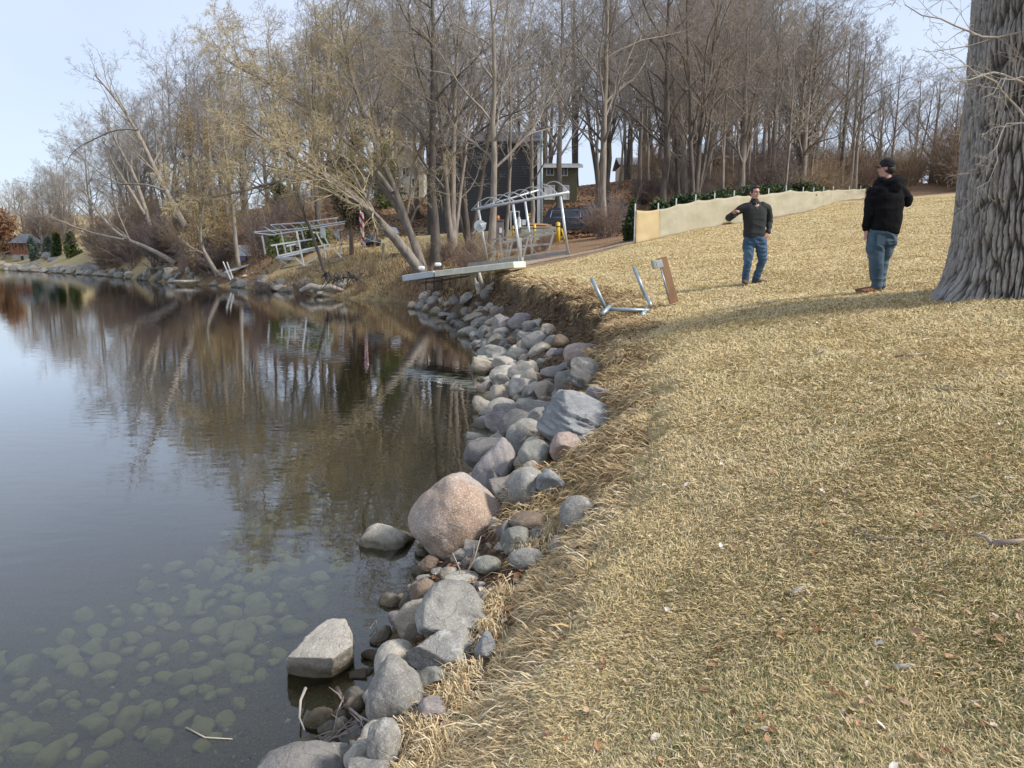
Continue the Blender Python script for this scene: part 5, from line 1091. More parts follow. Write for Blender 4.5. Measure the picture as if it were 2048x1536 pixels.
for i, (a, b, yt, yb, Y, lb) in enumerate([(1305,1342,402,440,34.5,'small dark green shrub showing over the first fence panels'),(1352,1395,392,430,37.5,'green shrub over the fence left of the man in grey'),(1398,1470,388,420,41,'dark hedge clump over the fence left of the man'),
      (1440,1530,378,410,46,'hedge clump directly above the man in grey'),(1520,1600,374,402,53,'dark green hedge right of the man in grey'),(1545,1650,366,396,60,'tallest dark green hedge behind the fence middle'),(1630,1690,374,394,72,'low hedge behind the far fence stakes'),(1690,1745,372,392,78,'last hedge clump behind the man in black')]):
    evergreen('evergreen_shrub', lb, a, b, yt, yb, Y, ever, 4200, .16, 700+i, 'shrub', 'evergreen hedge behind the fence', .2, trunk=False, lumps=16)
# houses
def siding(name, c, c2, rough=.6, freq=5.5):
    m = bpy.data.materials.new(name); m.use_nodes = True; nt = m.node_tree; N = nt.nodes; L = nt.links; b = N['Principled BSDF']; b.inputs['Roughness'].default_value = rough
    tc = N.new('ShaderNodeTexCoord'); w = N.new('ShaderNodeTexWave'); w.bands_direction = 'Z'; w.wave_profile = 'SAW'; w.inputs['Scale'].default_value = freq*.314; L.new(tc.outputs['Object'], w.inputs[0])
    nz = N.new('ShaderNodeTexNoise'); nz.inputs['Scale'].default_value = 1.5; mx = N.new('ShaderNodeMix'); mx.data_type = 'RGBA'; mx.inputs[6].default_value = (*c, 1); mx.inputs[7].default_value = (*c2, 1); L.new(tc.outputs['Object'], nz.inputs[0]); L.new(nz.outputs[0], mx.inputs[0]); L.new(mx.outputs[2], b.inputs['Base Color'])
    bp = N.new('ShaderNodeBump'); bp.inputs['Distance'].default_value = .05; L.new(w.outputs['Fac'], bp.inputs['Height']); L.new(bp.outputs[0], b.inputs['Normal']); return m
def house(name, label, px0, px1, ytop, Y, depth, wallm, roofm, gable=0, over=.4, base=None, trim=white, rz=0, roof_h=None, cat='house'):
    xa, xb = P(px0, 500, Y)[0], P(px1, 500, Y)[0]; w = xb-xa; z1 = P(px0, ytop, Y)[2]; z0 = min(gz(xa, Y), gz(xb, Y))-.3 if base is None else P(px0, base, Y)[2]
    t = thing(name, label, cat, ((xa+xb)/2, Y+depth/2, z0), rz); h = z1-z0
    mb = MB(); mb.box((0, 0, h/2), (w, depth, h)); mb.build('wall', wallm, t)
    rh = roof_h if roof_h is not None else .35
    if gable == 0: MB().box((0, 0, h+.09), (w+over*2, depth+over*2, .18)).build('roof', roofm, t)
    else:
        mb = MB()
        if gable == 1:   # gable end faces the lake
            mb.prism([(-w/2, 0, h), (w/2, 0, h), (0, 0, h+rh)], (0, -depth/2, 0), (0, depth/2, 0)); mb.build('gable', wallm, t)
            for s in (-1, 1): MB().beam((s*(w/2+over)*.5, -depth/2-over, h+rh/2-.12+.1), (s*(w/2+over)*.5, depth/2+over, h+rh/2-.12+.1), 1, .12); m2 = MB(); a = math.atan2(rh, w/2); L_ = math.hypot(rh, w/2)+over; m2.box((s*(math.cos(a)*L_/2), 0, h+rh-math.sin(a)*L_/2+.1), (L_, depth+over*2, .14), Matrix.Rotation(s*a, 3, 'Y')); m2.build('roof', roofm, t)
        else:
            for s in (-1, 1): m2 = MB(); a = math.atan2(rh, depth/2); L_ = math.hypot(rh, depth/2)+over; m2.box((0, s*(math.cos(a)*L_/2), h+rh-math.sin(a)*L_/2+.1), (w+over*2, L_, .14), Matrix.Rotation(-s*a, 3, 'X')); m2.build('roof', roofm, t)
    def opening(px, py, wpx, hpx, kind='window', fm=trim, gm=glass):
        x = P(px, 500, Y)[0]-t.location[0]; z = P(px, py, Y)[2]-z0; ww = wpx*Y/F; hh = hpx*Y/F; yy = -depth/2
        f = MB(); e = .08
        f.box((x, yy-.03, z+hh/2+e/2), (ww+2*e, .06, e)); f.box((x, yy-.03, z-hh/2-e/2), (ww+2*e, .06, e)); f.box((x-ww/2-e/2, yy-.03, z), (e, .06, hh)); f.box((x+ww/2+e/2, yy-.03, z), (e, .06, hh)); f.box((x, yy-.02, z), (.05, .03, hh))
        o = f.build(kind, fm, t); g_ = MB(); g_.box((x, yy-.006, z), (ww, .012, hh)); g_.build('pane' if kind == 'window' else 'panel', gm, o); return o
    return t, opening, (w, depth, h)
dark_s = siding('charcoal_siding', (.030, .035, .045), (.045, .05, .062)); green_s = siding('olive_siding', (.16, .16, .10), (.20, .195, .13)); white_s = siding('white_siding', (.66, .66, .60), (.58, .58, .52)); tan_s = siding('tan_siding', (.40, .34, .25), (.46, .40, .31))
roof_d = mat('roof_shingle', (.07, .07, .075), .9, var=(.11, .11, .12), scale=6, bump=.01); roof_g = mat('roof_grey', (.17, .17, .18), .9, var=(.23, .23, .24), scale=6)
t, op, dm = house('house', 'tall charcoal house wall rising behind the trees by the boat lift', 856, 1078, 285, 57, 8, dark_s, roof_d, 2, .3, roof_h=1.2)
op(899, 352, 13, 17, gm=mat('sky_glass', (.35, .50, .52), .2)); op(1030, 440, 14, 30, 'door', white, dark_s); 
for px, z0_, z1_ in ((874,400,460), (932,392,450), (962,385,420)): x = P(px, 500, 57)[0]-t.location[0]; MB().box((x, -4.06, P(px, (z0_+z1_)/2, 57)[2]-t.location[2]), (.09, .09, (z1_-z0_)*57/F)).build('conduit', galv, t)
MB().box((dm[0]/2-.05, -4.03, dm[2]/2), (.22, .08, dm[2])).build('corner_trim', white, t)
t, op, dm = house('house', 'low olive green house with white garage doors up the hill', 1084, 1152, 333, 72, 7, green_s, roof_g, 2, .5, roof_h=.5)
op(1126, 343, 12, 14); op(1099, 343, 12, 12); op(1098, 385, 17, 24, 'garage_door', white, white); op(1125, 385, 20, 24, 'garage_door', white, white); MB().box((0, -3.98, dm[2]-.03), (dm[0]+1, .08, .25)).build('fascia', white, t)
t, op, dm = house('house', 'white gabled house half hidden behind trees left of the charcoal house', 783, 850, 335, 82, 9, white_s, roof_g, 1, .5, roof_h=2.4)
op(815, 345, 12, 16); op(800, 365, 10, 14); op(832, 365, 10, 14)
t, op, dm = house('house', 'small tan house roof beyond the far end of the fence', 1645, 1690, 372, 95, 7, tan_s, roof_g, 1, .5, roof_h=1.4); op(1664, 380, 8, 9)
t, op, dm = house('house', 'pale tan house deep in the wood left of the men', 1240, 1306, 330, 128, 8, tan_s, roof_g, 2, .5, roof_h=1.5); op(1255, 335, 10, 12); op(1290, 335, 10, 12)
for i, (px, yt, yb, Y, r, lb) in enumerate([(1083,262,492,50,.09,'grey utility pole at the right corner of the charcoal house')]):
    t = thing('utility_pole', lb, 'pole', P(px, yb, Y)); part(fr(MB(), px, yb+4, px, yt, Y, Y, r, 9), 'pole', galv, t, smooth=True); part(fr(MB(), px-5, 290, px+5, 290, Y-.12, Y-.12, .04, 5), 'crossarm', galv, t)
# posts, cabinets and gear behind the near lift
def bollard(px, yt, yb, Y, r, lb, lean=0):
    t = thing('bollard', lb, 'bollard', P(px, yb, Y), 0, 'yellow bollards'); mb = MB(); a, b = np.array(P(px, yb+5, Y)), np.array(P(px+lean, yt, Y)); mb.tube([a, b, b+[0, 0, r*.4]], [r, r, r*.5], 14); part(mb, 'post', yellow, t, smooth=True); mb = MB(); mb.tube([b-[0, 0, .22], b-[0, 0, .16]], r*1.02, 14); part(mb, 'band', black, t)
bollard(1116,446,486,42,.125,'thick upright yellow bollard left of the dark car'); bollard(1069,450,490,43,.08,'thinner yellow bollard seen through the boat lift'); bollard(1026,452,470,46,.05,'small yellow bollard left behind the lift post'); bollard(1130,458,480,41,.05,'leaning yellow bollard at the lift\'s right post', -7)
def cabinet(name, lb, cat, x0, x1, yt, yb, Y, m, lid=None, dep=.7):
    a, b = P(x0, yb, Y), P(x1, yt, Y); w, h = b[0]-a[0], b[2]-a[2]; t = thing(name, lb, cat, ((a[0]+b[0])/2, Y, a[2])); MB().box((0, 0, h/2-.1), (w, dep, h+.2)).build('body', m, t, bevel=.03); MB().box((0, 0, h+.03), (w+.08, dep+.08, .06)).build('lid', lid or m, t, bevel=.01); MB().box((w*.28, -dep/2-.012, h*.62), (.16, .02, .3)).build('plate', white, t); return t
cabinet('utility_cabinet', 'tall grey-brown utility cabinet behind the pale tree', 'cabinet', 982, 1007, 442, 492, 45, mat('cabinet_grey', (.17, .155, .16), .6))
cabinet('utility_box', 'wide pale green utility box under the charcoal house', 'utility box', 1042, 1106, 456, 486, 47, mat('pale_green_box', (.40, .44, .37), .6), dep=1.2)
t = thing('lumber_stack', 'stack of orange-brown boards lying on the pale green box', 'boards', P(1080, 455, 47)); g = np.random.default_rng(4)
for i in range(5): part(MB().beam(np.array(P(1052+g.uniform(-2, 6), 453-i*1.6, 46.8+.15*(i % 3))), np.array(P(1100-g.uniform(-6, 14), 455-i*1.6, 47+.12*(i % 3))), .14, .05), 'board', mat('board', (.52, .30, .16), .8), t)
t = thing('lantern', 'orange lamp on a stick above the utility cabinet', 'lamp', P(996, 446, 44.9)); part(fr(MB(), 996, 450, 996, 440, 44.9, 44.9, .02, 6), 'stick', black, t); mb = MB(); c = np.array(P(996, 436, 44.9)); mb.tube([c-[0, 0, .16], c, c+[0, 0, .14]], [.06, .12, .06], 10); part(mb, 'shade', mat('orange_plastic', (.75, .20, .04), .5), t)
t = thing('warning_sign', 'small yellow sign on a stake beside the charcoal house', 'sign', P(1059, 450, 48)); part(fr(MB(), 1059, 452, 1059, 434, 48, 48, .02, 6), 'stake', galv, t); part(MB().box(P(1059, 431, 47.95), (.17, .03, .26)), 'panel', yellow, t); part(MB().box(P(1059, 430, 47.92), (.08, .02, .05)), 'mark', black, t)
# cars
paint1 = mat('dark_blue_paint', (.012, .016, .028), .2, spec=.7); paint2 = mat('dark_grey_paint', (.03, .035, .04), .22, spec=.7); chrome = mat('chrome', (.75, .76, .78), .15, 1); lampm = mat('head_lamp', (.8, .82, .85), .1, spec=.9)
def car(lb, px, yb, Y, rz, paint, prof, win, L, W=1.85, s=1):
    t = thing('parked_car', lb, 'car', (*P(px, 500, Y)[:2], gz(P(px, 500, Y)[0], Y)), rz, 'cars parked by the charcoal house')
    mb = MB(); n = len(prof); rows = [(-W/2, .0), (-W/2*.985, .0), (W/2*.985, 0), (W/2, 0)]
    V = [];
    for yy, ins in ((-W/2, 1), (W/2, 1)):
        for x, z in prof: k = .82 if z > 1.2 else (1.0 if z < .95 else .96); V.append((x, yy*k, z))
    q = [(i, (i+1) % n, n+(i+1) % n, n+i) for i in range(n)]; c0 = [(n*0+i) for i in range(n)]
    me = bpy.data.meshes.new('body'); me.from_pydata(V, [], q+[tuple(range(n))[::-1], tuple(range(n, 2*n))]); me.update(); o = link('body', me, paint, t); bv = o.modifiers.new('bevel', 'BEVEL'); bv.width = .05; bv.segments = 3
    for sd in (-1, 1):
        for wn in win:
            pts = [(x, sd*(W/2*(.965 if z < 1.15 else .83)+.015), z) for x, z in wn]; m = MB(); m.prism(pts, (0, 0, 0), (0, sd*.012, 0)); w_ = m.build('window', glass, t)
            m = MB(); m.tube([np.array(p)+[0, sd*.015, 0] for p in pts+[pts[0]]], .018, 5, False); m.build('trim', chrome, w_)
    for x in (-L*.31, L*.31):
        for sd in (-1, 1):
            m = MB(); m.tube([(x, sd*(W/2-.22), .36), (x, sd*(W/2+.01), .36)], .36, 22); w_ = m.build('wheel', rubber, t, bevel=.03); m = MB(); m.tube([(x, sd*(W/2-.05), .36), (x, sd*(W/2+.025), .36)], .21, 14); m.build('rim', alu, w_)
    for sd in (-1, 1): m = MB(); m.box((L/2-.06, sd*W*.36, .86), (.16, .38, .17)); m.build('headlight', lampm, t, bevel=.03); m = MB(); m.box((-L/2+.04, sd*W*.4, .95), (.1, .18, .3)); m.build('tail_light', mat('red_lamp', (.4, .02, .02), .2), t)
    m = MB(); m.box((L/2+.0, 0, .72), (.08, .9, .26)); m.build('grille', chrome, t, bevel=.02); m = MB(); m.box((L/2-.0, 0, .44), (.16, W*.9, .16)); m.build('bumper', black if paint is paint1 else chrome, t, bevel=.03)
    m = MB(); m.prism([(1.55, -W*.40, 1.08), (1.55, W*.40, 1.08), (.75, W*.36, 1.62), (.75, -W*.36, 1.62)], (.02, 0, .03), (.04, 0, .05)) if L > 4 else None; m.build('windscreen', glass, t); return t
suv = [(-2.4,.42),(-2.42,.95),(-2.3,1.15),(-2.1,1.66),(-1.8,1.74),(.6,1.72),(.85,1.66),(1.5,1.12),(2.3,1.0),(2.42,.85),(2.45,.42),(1.9,.32),(-1.9,.32)]
w1 = [[(-1.95,1.12),(-1.15,1.12),(-1.15,1.6),(-1.85,1.58)], [(-1.05,1.12),(-.05,1.12),(-.05,1.6),(-1.05,1.6)], [(.05,1.12),(1.2,1.12),(.72,1.6),(.05,1.6)]]
car('dark blue sport utility car seen side-on behind the lift post', 1158, 470, 52, R(-4), paint1, suv, w1, 4.85)
car('dark grey truck with pale headlights right of the blue car', 1222, 470, 54, R(-38), paint2, suv, w1, 4.85)
# things on the far bank
def far_items():
    x, y, z, _ = hit(489, 524); Y = y; t = thing('display_board', 'white rectangular panel standing on legs at the far bank', 'panel', (x, y, z)); part(MB().box(P(489.5, 501, Y), (29*Y/F, .05, 21*Y/F)), 'board', white, t)
    for px in (480, 499): part(MB().beam(P(px, 508, Y+.05), P(px, 524, Y+.05), .06, .06), 'leg', alu_d, t)
    part(MB().box(P(487, 518, Y-.1), (.45, .4, .2)), 'blue_tub', mat('blue_tub', (.08, .12, .3), .5), t)
    h = hit(476, 540); Y = h[1]; t = thing('white_plank', 'white plank resting slanted on two leaning poles at the waterline', 'plank', h[:3]); part(MB().beam(P(451, 544, Y-1), P(499, 529, Y), .6, .12), 'plank', white, t)
    for a in ((446,523,464,565), (454,524,467,560)): part(fr(MB(), *a, Y-1.2, Y-1.2, .05, 6), 'pole', white, t)
    # flag
    Y = 51; t = thing('flag', 'red and white striped flag hanging furled from a white pole', 'flag', P(727, 513, Y)); part(fr(MB(), 728, 514, 721, 421, Y, Y, .025, 7), 'pole', white, t, smooth=True)
    fm = bpy.data.materials.new('striped_cloth'); fm.use_nodes = True; nt = fm.node_tree; N = nt.nodes; L = nt.links; tc = N.new('ShaderNodeTexCoord'); mp = N.new('ShaderNodeMapping'); mp.inputs['Rotation'].default_value = (0, .5, 0); w = N.new('ShaderNodeTexWave'); w.bands_direction = 'X'; w.inputs['Scale'].default_value = 1.05; w.inputs['Distortion'].default_value = 1.2; cr = N.new('ShaderNodeValToRGB'); cr.color_ramp.interpolation = 'CONSTANT'; cr.color_ramp.elements[0].color = (.42, .015, .03, 1); cr.color_ramp.elements[1].position = .5; cr.color_ramp.elements[1].color = (.75, .73, .74, 1)
    L.new(tc.outputs['Object'], mp.inputs[0]); L.new(mp.outputs[0], w.inputs[0]); L.new(w.outputs['Fac'], cr.inputs[0]); L.new(cr.outputs[0], N['Principled BSDF'].inputs['Base Color'])
    V = []; nr, nc = 22, 7
    for r in range(nr):
        u = r/(nr-1); cx, _, cz = P(722+4*u, 424+66*u, Y-.06)
        for k in range(nc): v = k/(nc-1)-.5; V.append((cx+v*(.24+.06*math.sin(u*7)), Y-.06+.07*math.sin(v*13+u*3), cz))
    q = [(r*nc+k, r*nc+k+1, (r+1)*nc+k+1, (r+1)*nc+k) for r in range(nr-1) for k in range(nc-1)]; m = MB(); m.add(V, q); o = part(m, 'cloth', fm, t, smooth=True); o.modifiers.new('s', 'SOLIDIFY').thickness = .012
    # covered grill, tarp, chairs, stack, post
    navy = mat('navy_tarp', (.025, .03, .045), .6, var=(.045, .05, .07), scale=2, bump=.03, bscale=3); Y = 55; c = np.array(P(744, 487, Y)); m = MB(); h = 22*Y/F; w_ = 17*Y/F
    top = c+[-.05, 0, h]; ring = [c+[-w_, -.5, .12], c+[-w_*.3, -.7, .05], c+[w_*.7, -.5, .15], c+[w_*1.15, 0, .2], c+[w_*.6, .5, .1], c+[-w_*.9, .5, .1]]; mid = [r_*.45+top*.55+np.array([0, 0, -.12]) for r_ in ring]
    m.add(ring+mid+[top+[-.1, 0, 0], top+[.15, 0, -.05]], [(i, (i+1) % 6, 6+(i+1) % 6, 6+i) for i in range(6)], [(6+i, 6+(i+1) % 6, 12) for i in range(6)]); t = thing('covered_grill', 'object under a dark navy cover on the far lawn beside the flag', 'covered object', c); o = part(m, 'cover', navy, t, smooth=True); part(MB().box(c+np.array([.1, 0, .0]), (1.0, .7, .3)), 'base', black, t)
    Y = 58; t = thing('pale_tarp', 'pale slanted tarp behind the leaning willow trunk', 'tarp', P(785, 468, Y)); m = MB(); a = [P(775, 452, Y+.6), P(792, 455, Y+.6), P(799, 467, Y), P(779, 464, Y)]; m.prism(a, (0, 0, 0), (0, .04, -.04)); part(m, 'sheet', white, t); part(fr(MB(), 790, 468, 790, 480, Y, Y, .04, 6), 'leg', black, t)
    Y = 49.5; t = thing('wooden_post', 'weathered wooden post on the far lawn left of the willow', 'post', P(766, 524, Y)); part(MB().beam(P(765, 526, Y), P(767, 486, Y), .16, .16), 'timber', oldwood, t); mb = MB(); mb.tube([P(722, 472, 51), P(745, 482, 50), P(766, 486, Y), P(800, 492, 47), P(820, 488, 41)], .018, 5); part(mb, 'rope', cream, t)
    Y = 47; t = thing('chair_stack', 'low stack of black slatted lounge frames under the willow', 'stack', P(793, 522, Y)); g = np.random.default_rng(8)
    for i in range(7): part(MB().beam(np.array(P(772+i*1.5, 521-i*2.2, Y+.1*(i % 3))), np.array(P(806+g.uniform(-4, 4), 522-i*2.4, Y+.15*(i % 2))), .5-.03*i, .045), 'slat_frame', black, t)
    for k, (px, rz) in enumerate(((580, .3), (603, -.4))):
        Y = 57; t = thing('lawn_chair', ['black slatted lawn chair left of the lift mast','black slatted lawn chair right of the lift mast'][k], 'chair', P(px, 506, Y), rz, 'black lawn chairs'); 
        MB().box((0, 0, .38), (.6, .55, .06), Matrix.Rotation(-.15, 3, 'X')).build('seat', black, t); MB().box((0, .32, .75), (.6, .06, .8), Matrix.Rotation(-.35, 3, 'X')).build('backrest', black, t)
        for sx in (-.33, .33): MB().box((sx, 0, .58), (.1, .7, .04)).build('armrest', black, t); MB().box((sx, -.28, .28), (.06, .08, .6)).build('leg', black, t); MB().box((sx, .3, .25), (.06, .08, .5)).build('leg', black, t)
far_items()
# gazebo at the far left
def gazebo():
    Y = 118; redw = mat('red_brown_wood', (.19, .08, .045), .8, var=(.24, .10, .06), scale=2); stone = mat('stone_block', (.36, .33, .28), .9, var=(.25, .23, .2), scale=3, bump=.05); gx, _, gz0 = P(57, 521, Y); s = Y/F
    t = thing('gazebo', 'small red-brown gazebo with a grey hipped roof by the water at far left', 'gazebo', (gx, Y, gz0)); w = 21*s; d = w*.9; hz = 34*s
    MB().box((0, 0, 6*s), (w*2*.95, d*2*.95, 12*s)).build('foundation', stone, t)
    for sx in (-1, -.33, .33, 1):
        for sy in (-1, 1): MB().box((sx*w*.88, sy*d*.88, (14*s+hz)/2), (.26, .26, hz-14*s+.5)).build('post', redw, t)
    MB().box((0, -d*.88, 17*s), (w*1.8, .12, 6.5*s)).build('railing', redw, t); MB().box((-w*.88, 0, 17*s), (.12, d*1.8, 6.5*s)).build('railing', redw, t); MB().box((0, 0, 13*s), (w*1.9, d*1.9, .2)).build('floor', redw, t)
    m = MB(); z0, z1 = hz, hz+18*s; m.add([(-w*1.1, -d*1.1, z0), (w*1.1, -d*1.1, z0), (w*1.1, d*1.1, z0), (-w*1.1, d*1.1, z0), (-w*.45, 0, z1), (w*.45, 0, z1)], [(0, 1, 5, 4), (2, 3, 4, 5), (3, 2, 1, 0)], [(1, 2, 5), (3, 0, 4)]); m.build('roof', roof_g, t)
    MB().box((0, -d*.95, 5*s), (5*s, .1, 8*s)).build('door', black, t)
    t = thing('stair_railing', 'pale wooden stair rail left of the gazebo', 'railing', P(12, 515, Y)); 
    for a in ((0,507,30,500), (0,522,10,512)): part(MB().beam(P(a[0], a[1], Y), P(a[2], a[3], Y), .15, .15), 'rail', oldwood, t)
    for px in (2, 8): part(MB().beam(P(px, 505, Y), P(px+2, 516, Y), .15, .15), 'rail_post', oldwood, t)
    evergreen('tree', 'tree full of orange dead leaves left of the gazebo', -30, 28, 428, 512, 122, mat('orange_leaves', (.33, .17, .08), .8, var=(.26, .15, .08), scale=.5), 5200, .42, 811, taper=.2)
    for a in ((96,128,514,528,108,'blue','blue-grey sloping slab on the far left shore'), (83,108,504,521,110,'grey','round-topped grey rock pile beside the gazebo')):
        s_ = a[4]/F; c = P((a[0]+a[1])/2, (a[2]+a[3])/2, a[4]); V, T = rock_mesh(900+a[0], 8, .08, .05, 4, (.45, .8), .05); V = V*np.array([(a[1]-a[0])/2*s_, (a[1]-a[0])/2*s_*.8, (a[3]-a[2])/2*s_]); tag(link('rock', mesh_np('rock', V, None, T), RM[a[5]], None, c), a[6], 'rock', 'rocks of the pale stone bank')
gazebo()
# ------------------------------------------------------------------ people
def ellipsoid(mb, c, r, M=None):
    V, T = ICO[3]; V = V*np.array(r)
    if M is not None: V = V @ np.array(M.to_3x3()).T
    mb.add(V+np.array(c), None, T)
def loft(mb, rings, m=20):
    """rings: (cx, cy, cz, rx, ry) stacked, closed at both ends; squarish ellipse"""
    a = np.arange(m)*2*math.pi/m; V = []
    rr = np.array(rings, float); s = np.linspace(0, len(rr)-1, (len(rr)-1)*4+1); rr = np.stack([np.interp(s, np.arange(len(rings)), rr[:, k]) for k in range(5)], -1)
    for _ in range(2): rr[1:-1] = (rr[:-2]+2*rr[1:-1]+rr[2:])/4
    ca, sa = np.cos(a), np.sin(a); ca = np.sign(ca)*np.abs(ca)**.85; sa = np.sign(sa)*np.abs(sa)**.85
    for cx, cy, cz, rx, ry in rr: V += list(np.stack([cx+rx*ca, cy+ry*sa, np.full(m, cz)], -1))
    K = len(rr); V = np.array(V); q = [(k*m+i, k*m+(i+1) % m, (k+1)*m+(i+1) % m, (k+1)*m+i) for k in range(K-1) for i in range(m)]
    V = np.vstack([V, rr[0, :3], rr[-1, :3]]); b = K*m; t = [(i, b, (i+1) % m) for i in range(m)]+[((K-1)*m+i, (K-1)*m+(i+1) % m, b+1) for i in range(m)]
    mb.add(V, q, t)
def limb(mb, pts, r, m=16):
    pts = np.array(pts, float); s = np.linspace(0, len(pts)-1, (len(pts)-1)*5+1); Pn = np.stack([np.interp(s, np.arange(len(pts)), pts[:, k]) for k in range(3)], -1); Rn = np.interp(s, np.arange(len(r)), r)
    for _ in range(2): Pn[1:-1] = (Pn[:-2]+2*Pn[1:-1]+Pn[2:])/4; Rn[1:-1] = (Rn[:-2]+2*Rn[1:-1]+Rn[2:])/4
    mb.tube(Pn, Rn, m); ellipsoid(mb, Pn[0], (Rn[0],)*3); ellipsoid(mb, Pn[-1], (Rn[-1],)*3)
def fuse(mb, name, m, parent, voxel=.010, wrinkle=None, smooth=3):
    o = mb.build(name, m, None, smooth=True); r = o.modifiers.new('r', 'REMESH'); r.mode = 'VOXEL'; r.voxel_size = voxel; s = o.modifiers.new('s', 'SMOOTH'); s.iterations = smooth; s.factor = .5
    dg = bpy.context.evaluated_depsgraph_get(); dg.update(); me = bpy.data.meshes.new_from_object(o.evaluated_get(dg)); me.name = name
    n = len(me.vertices); co = np.zeros(n*3, np.float32); me.vertices.foreach_get('co', co); co = co.reshape(-1, 3)
    if wrinkle is not None:
        no = np.zeros(n*3, np.float32); me.vertices.foreach_get('normal', no); co = co+no.reshape(-1, 3)*wrinkle(co)[:, None]; me.vertices.foreach_set('co', co.astype(np.float32).ravel())
    me.polygons.foreach_set('use_smooth', np.ones(len(me.polygons), bool)); me.update(); old = o.data; bpy.data.objects.remove(o); bpy.data.meshes.remove(old)
    if not me.materials: me.materials.append(m)
    return link(name, me, None, parent)
def wr(amp, f1, zf, s):
    def f(c):
        x, y, z = c[:, 0].astype(float), c[:, 1].astype(float), c[:, 2].astype(float); w = 1-np.abs(vn(x*f1+z*6, y*f1, z*zf, s=s))*2; return (w*amp+fbm(x*9, y*9, z*9, s=s+2, o=2)*amp*.8)
    return f
skin = mat('skin', (.50, .28, .21), .55, var=(.45, .24, .18), scale=8); hairm = mat('hair_dark', (.018, .013, .011), .7, var=(.035, .028, .024), scale=60, bump=.003); knit = mat('charcoal_green_knit', (.020, .023, .023), .9, var=(.027, .030, .031), scale=50, bump=.001, bscale=120, sheen=1)
denim = mat('blue_denim', (.022, .058, .115), .85, var=(.038, .085, .15), scale=5, bump=.001, bscale=200, col3=(.08, .14, .20), scale3=3.5); denim2 = mat('grey_blue_denim', (.042, .075, .11), .85, var=(.058, .10, .14), scale=5, bump=.001, bscale=200, col3=(.08, .12, .155), scale3=4)
suede = mat('brown_suede', (.10, .060, .035), .9, var=(.13, .08, .045), scale=10); boot = mat('tan_boot', (.20, .095, .04), .8, var=(.15, .07, .03), scale=12); sole = mat('shoe_sole', (.40, .33, .26), .8); hood = mat('black_fleece', (.008, .008, .009), .95, var=(.012, .012, .014), scale=20, spec=.1)
def hand(mb, w, d, up, side, curl=.9, s=1.0, thumb=1):
    """palm from wrist w along d; five separate curled fingers"""
    d, up, side = [np.array(v, float)/np.linalg.norm(v) for v in (d, up, side)]; w = np.array(w, float)
    for k in range(4):
        o = side*(k-1.5)*.019*s; b = w+d*.08*s+o; mb.tube([w+o*.6, w+d*.045*s+o*.9, b], [.015*s, .0165*s, .0125*s], 10); L = [.062, .072, .068, .052][k]*s; a = 0; p = b; pts = [b]
        for j in range(3): a += curl*(.6+.12*j); p = p+(d*math.cos(a)-up*math.sin(a))*L*[.45, .32, .26][j]; pts.append(p)
        mb.tube(pts, [.0105*s, .0095*s, .0085*s, .0065*s], 8)
    t0 = w+d*.03*s-side*.022*s*thumb; t1 = t0+(d*.5-side*.75*thumb-up*.25)*.038*s; t2 = t1+(d*.9-side*.1*thumb-up*.4)*.032*s; mb.tube([t0, t1, t2], [.014*s, .011*s, .008*s], 8)
def head(mb, c, f, hgt=.235):
    """f: facing direction (horizontal)"""
    a = math.atan2(f[1], f[0])+math.pi/2; M = Matrix.Rotation(a, 3, 'Z'); q = lambda v: np.array(c)+np.array(M @ Vector(v)); s = hgt/.235
    ellipsoid(mb, q((0, .008, .03*s)), (.076*s, .096*s, .088*s), M); ellipsoid(mb, q((0, -.012, -.035*s)), (.062*s, .078*s, .080*s), M); ellipsoid(mb, q((0, -.045, -.085*s)), (.038*s, .038*s, .032*s), M)
    ellipsoid(mb, q((0, -.098, -.012*s)), (.011, .018, .026*s), M); ellipsoid(mb, q((0, -.108, -.030*s)), (.015, .013, .011), M); ellipsoid(mb, q((0, -.086, -.060*s)), (.024, .012, .010), M); ellipsoid(mb, q((0, -.082, .030*s)), (.052, .016, .010), M)
    for s_ in (-1, 1): ellipsoid(mb, q((s_*.080*s, .012, -.005)), (.010, .020, .032), M); ellipsoid(mb, q((s_*.036, -.068, -.03)), (.022, .018, .020), M)
    return M, q
def shoe(mb, heel, d, L=.29, h=.10, w=.05):
    d = np.array(d, float)/np.linalg.norm(d); u = np.array([0, 0, 1.]); heel = np.array(heel, float)
    for t_, r, z in ((.10, .042, .045), (.22, .046, .05), (.38, .046, .048), (.55, .045, .042), (.72, .046, .036), (.86, .040, .032)): ellipsoid(mb, heel+d*L*t_+u*z, (r*1.05, r*1.05, z*1.0))
    ellipsoid(mb, heel+d*L*.17+u*h*.85, (.045, .045, .05))
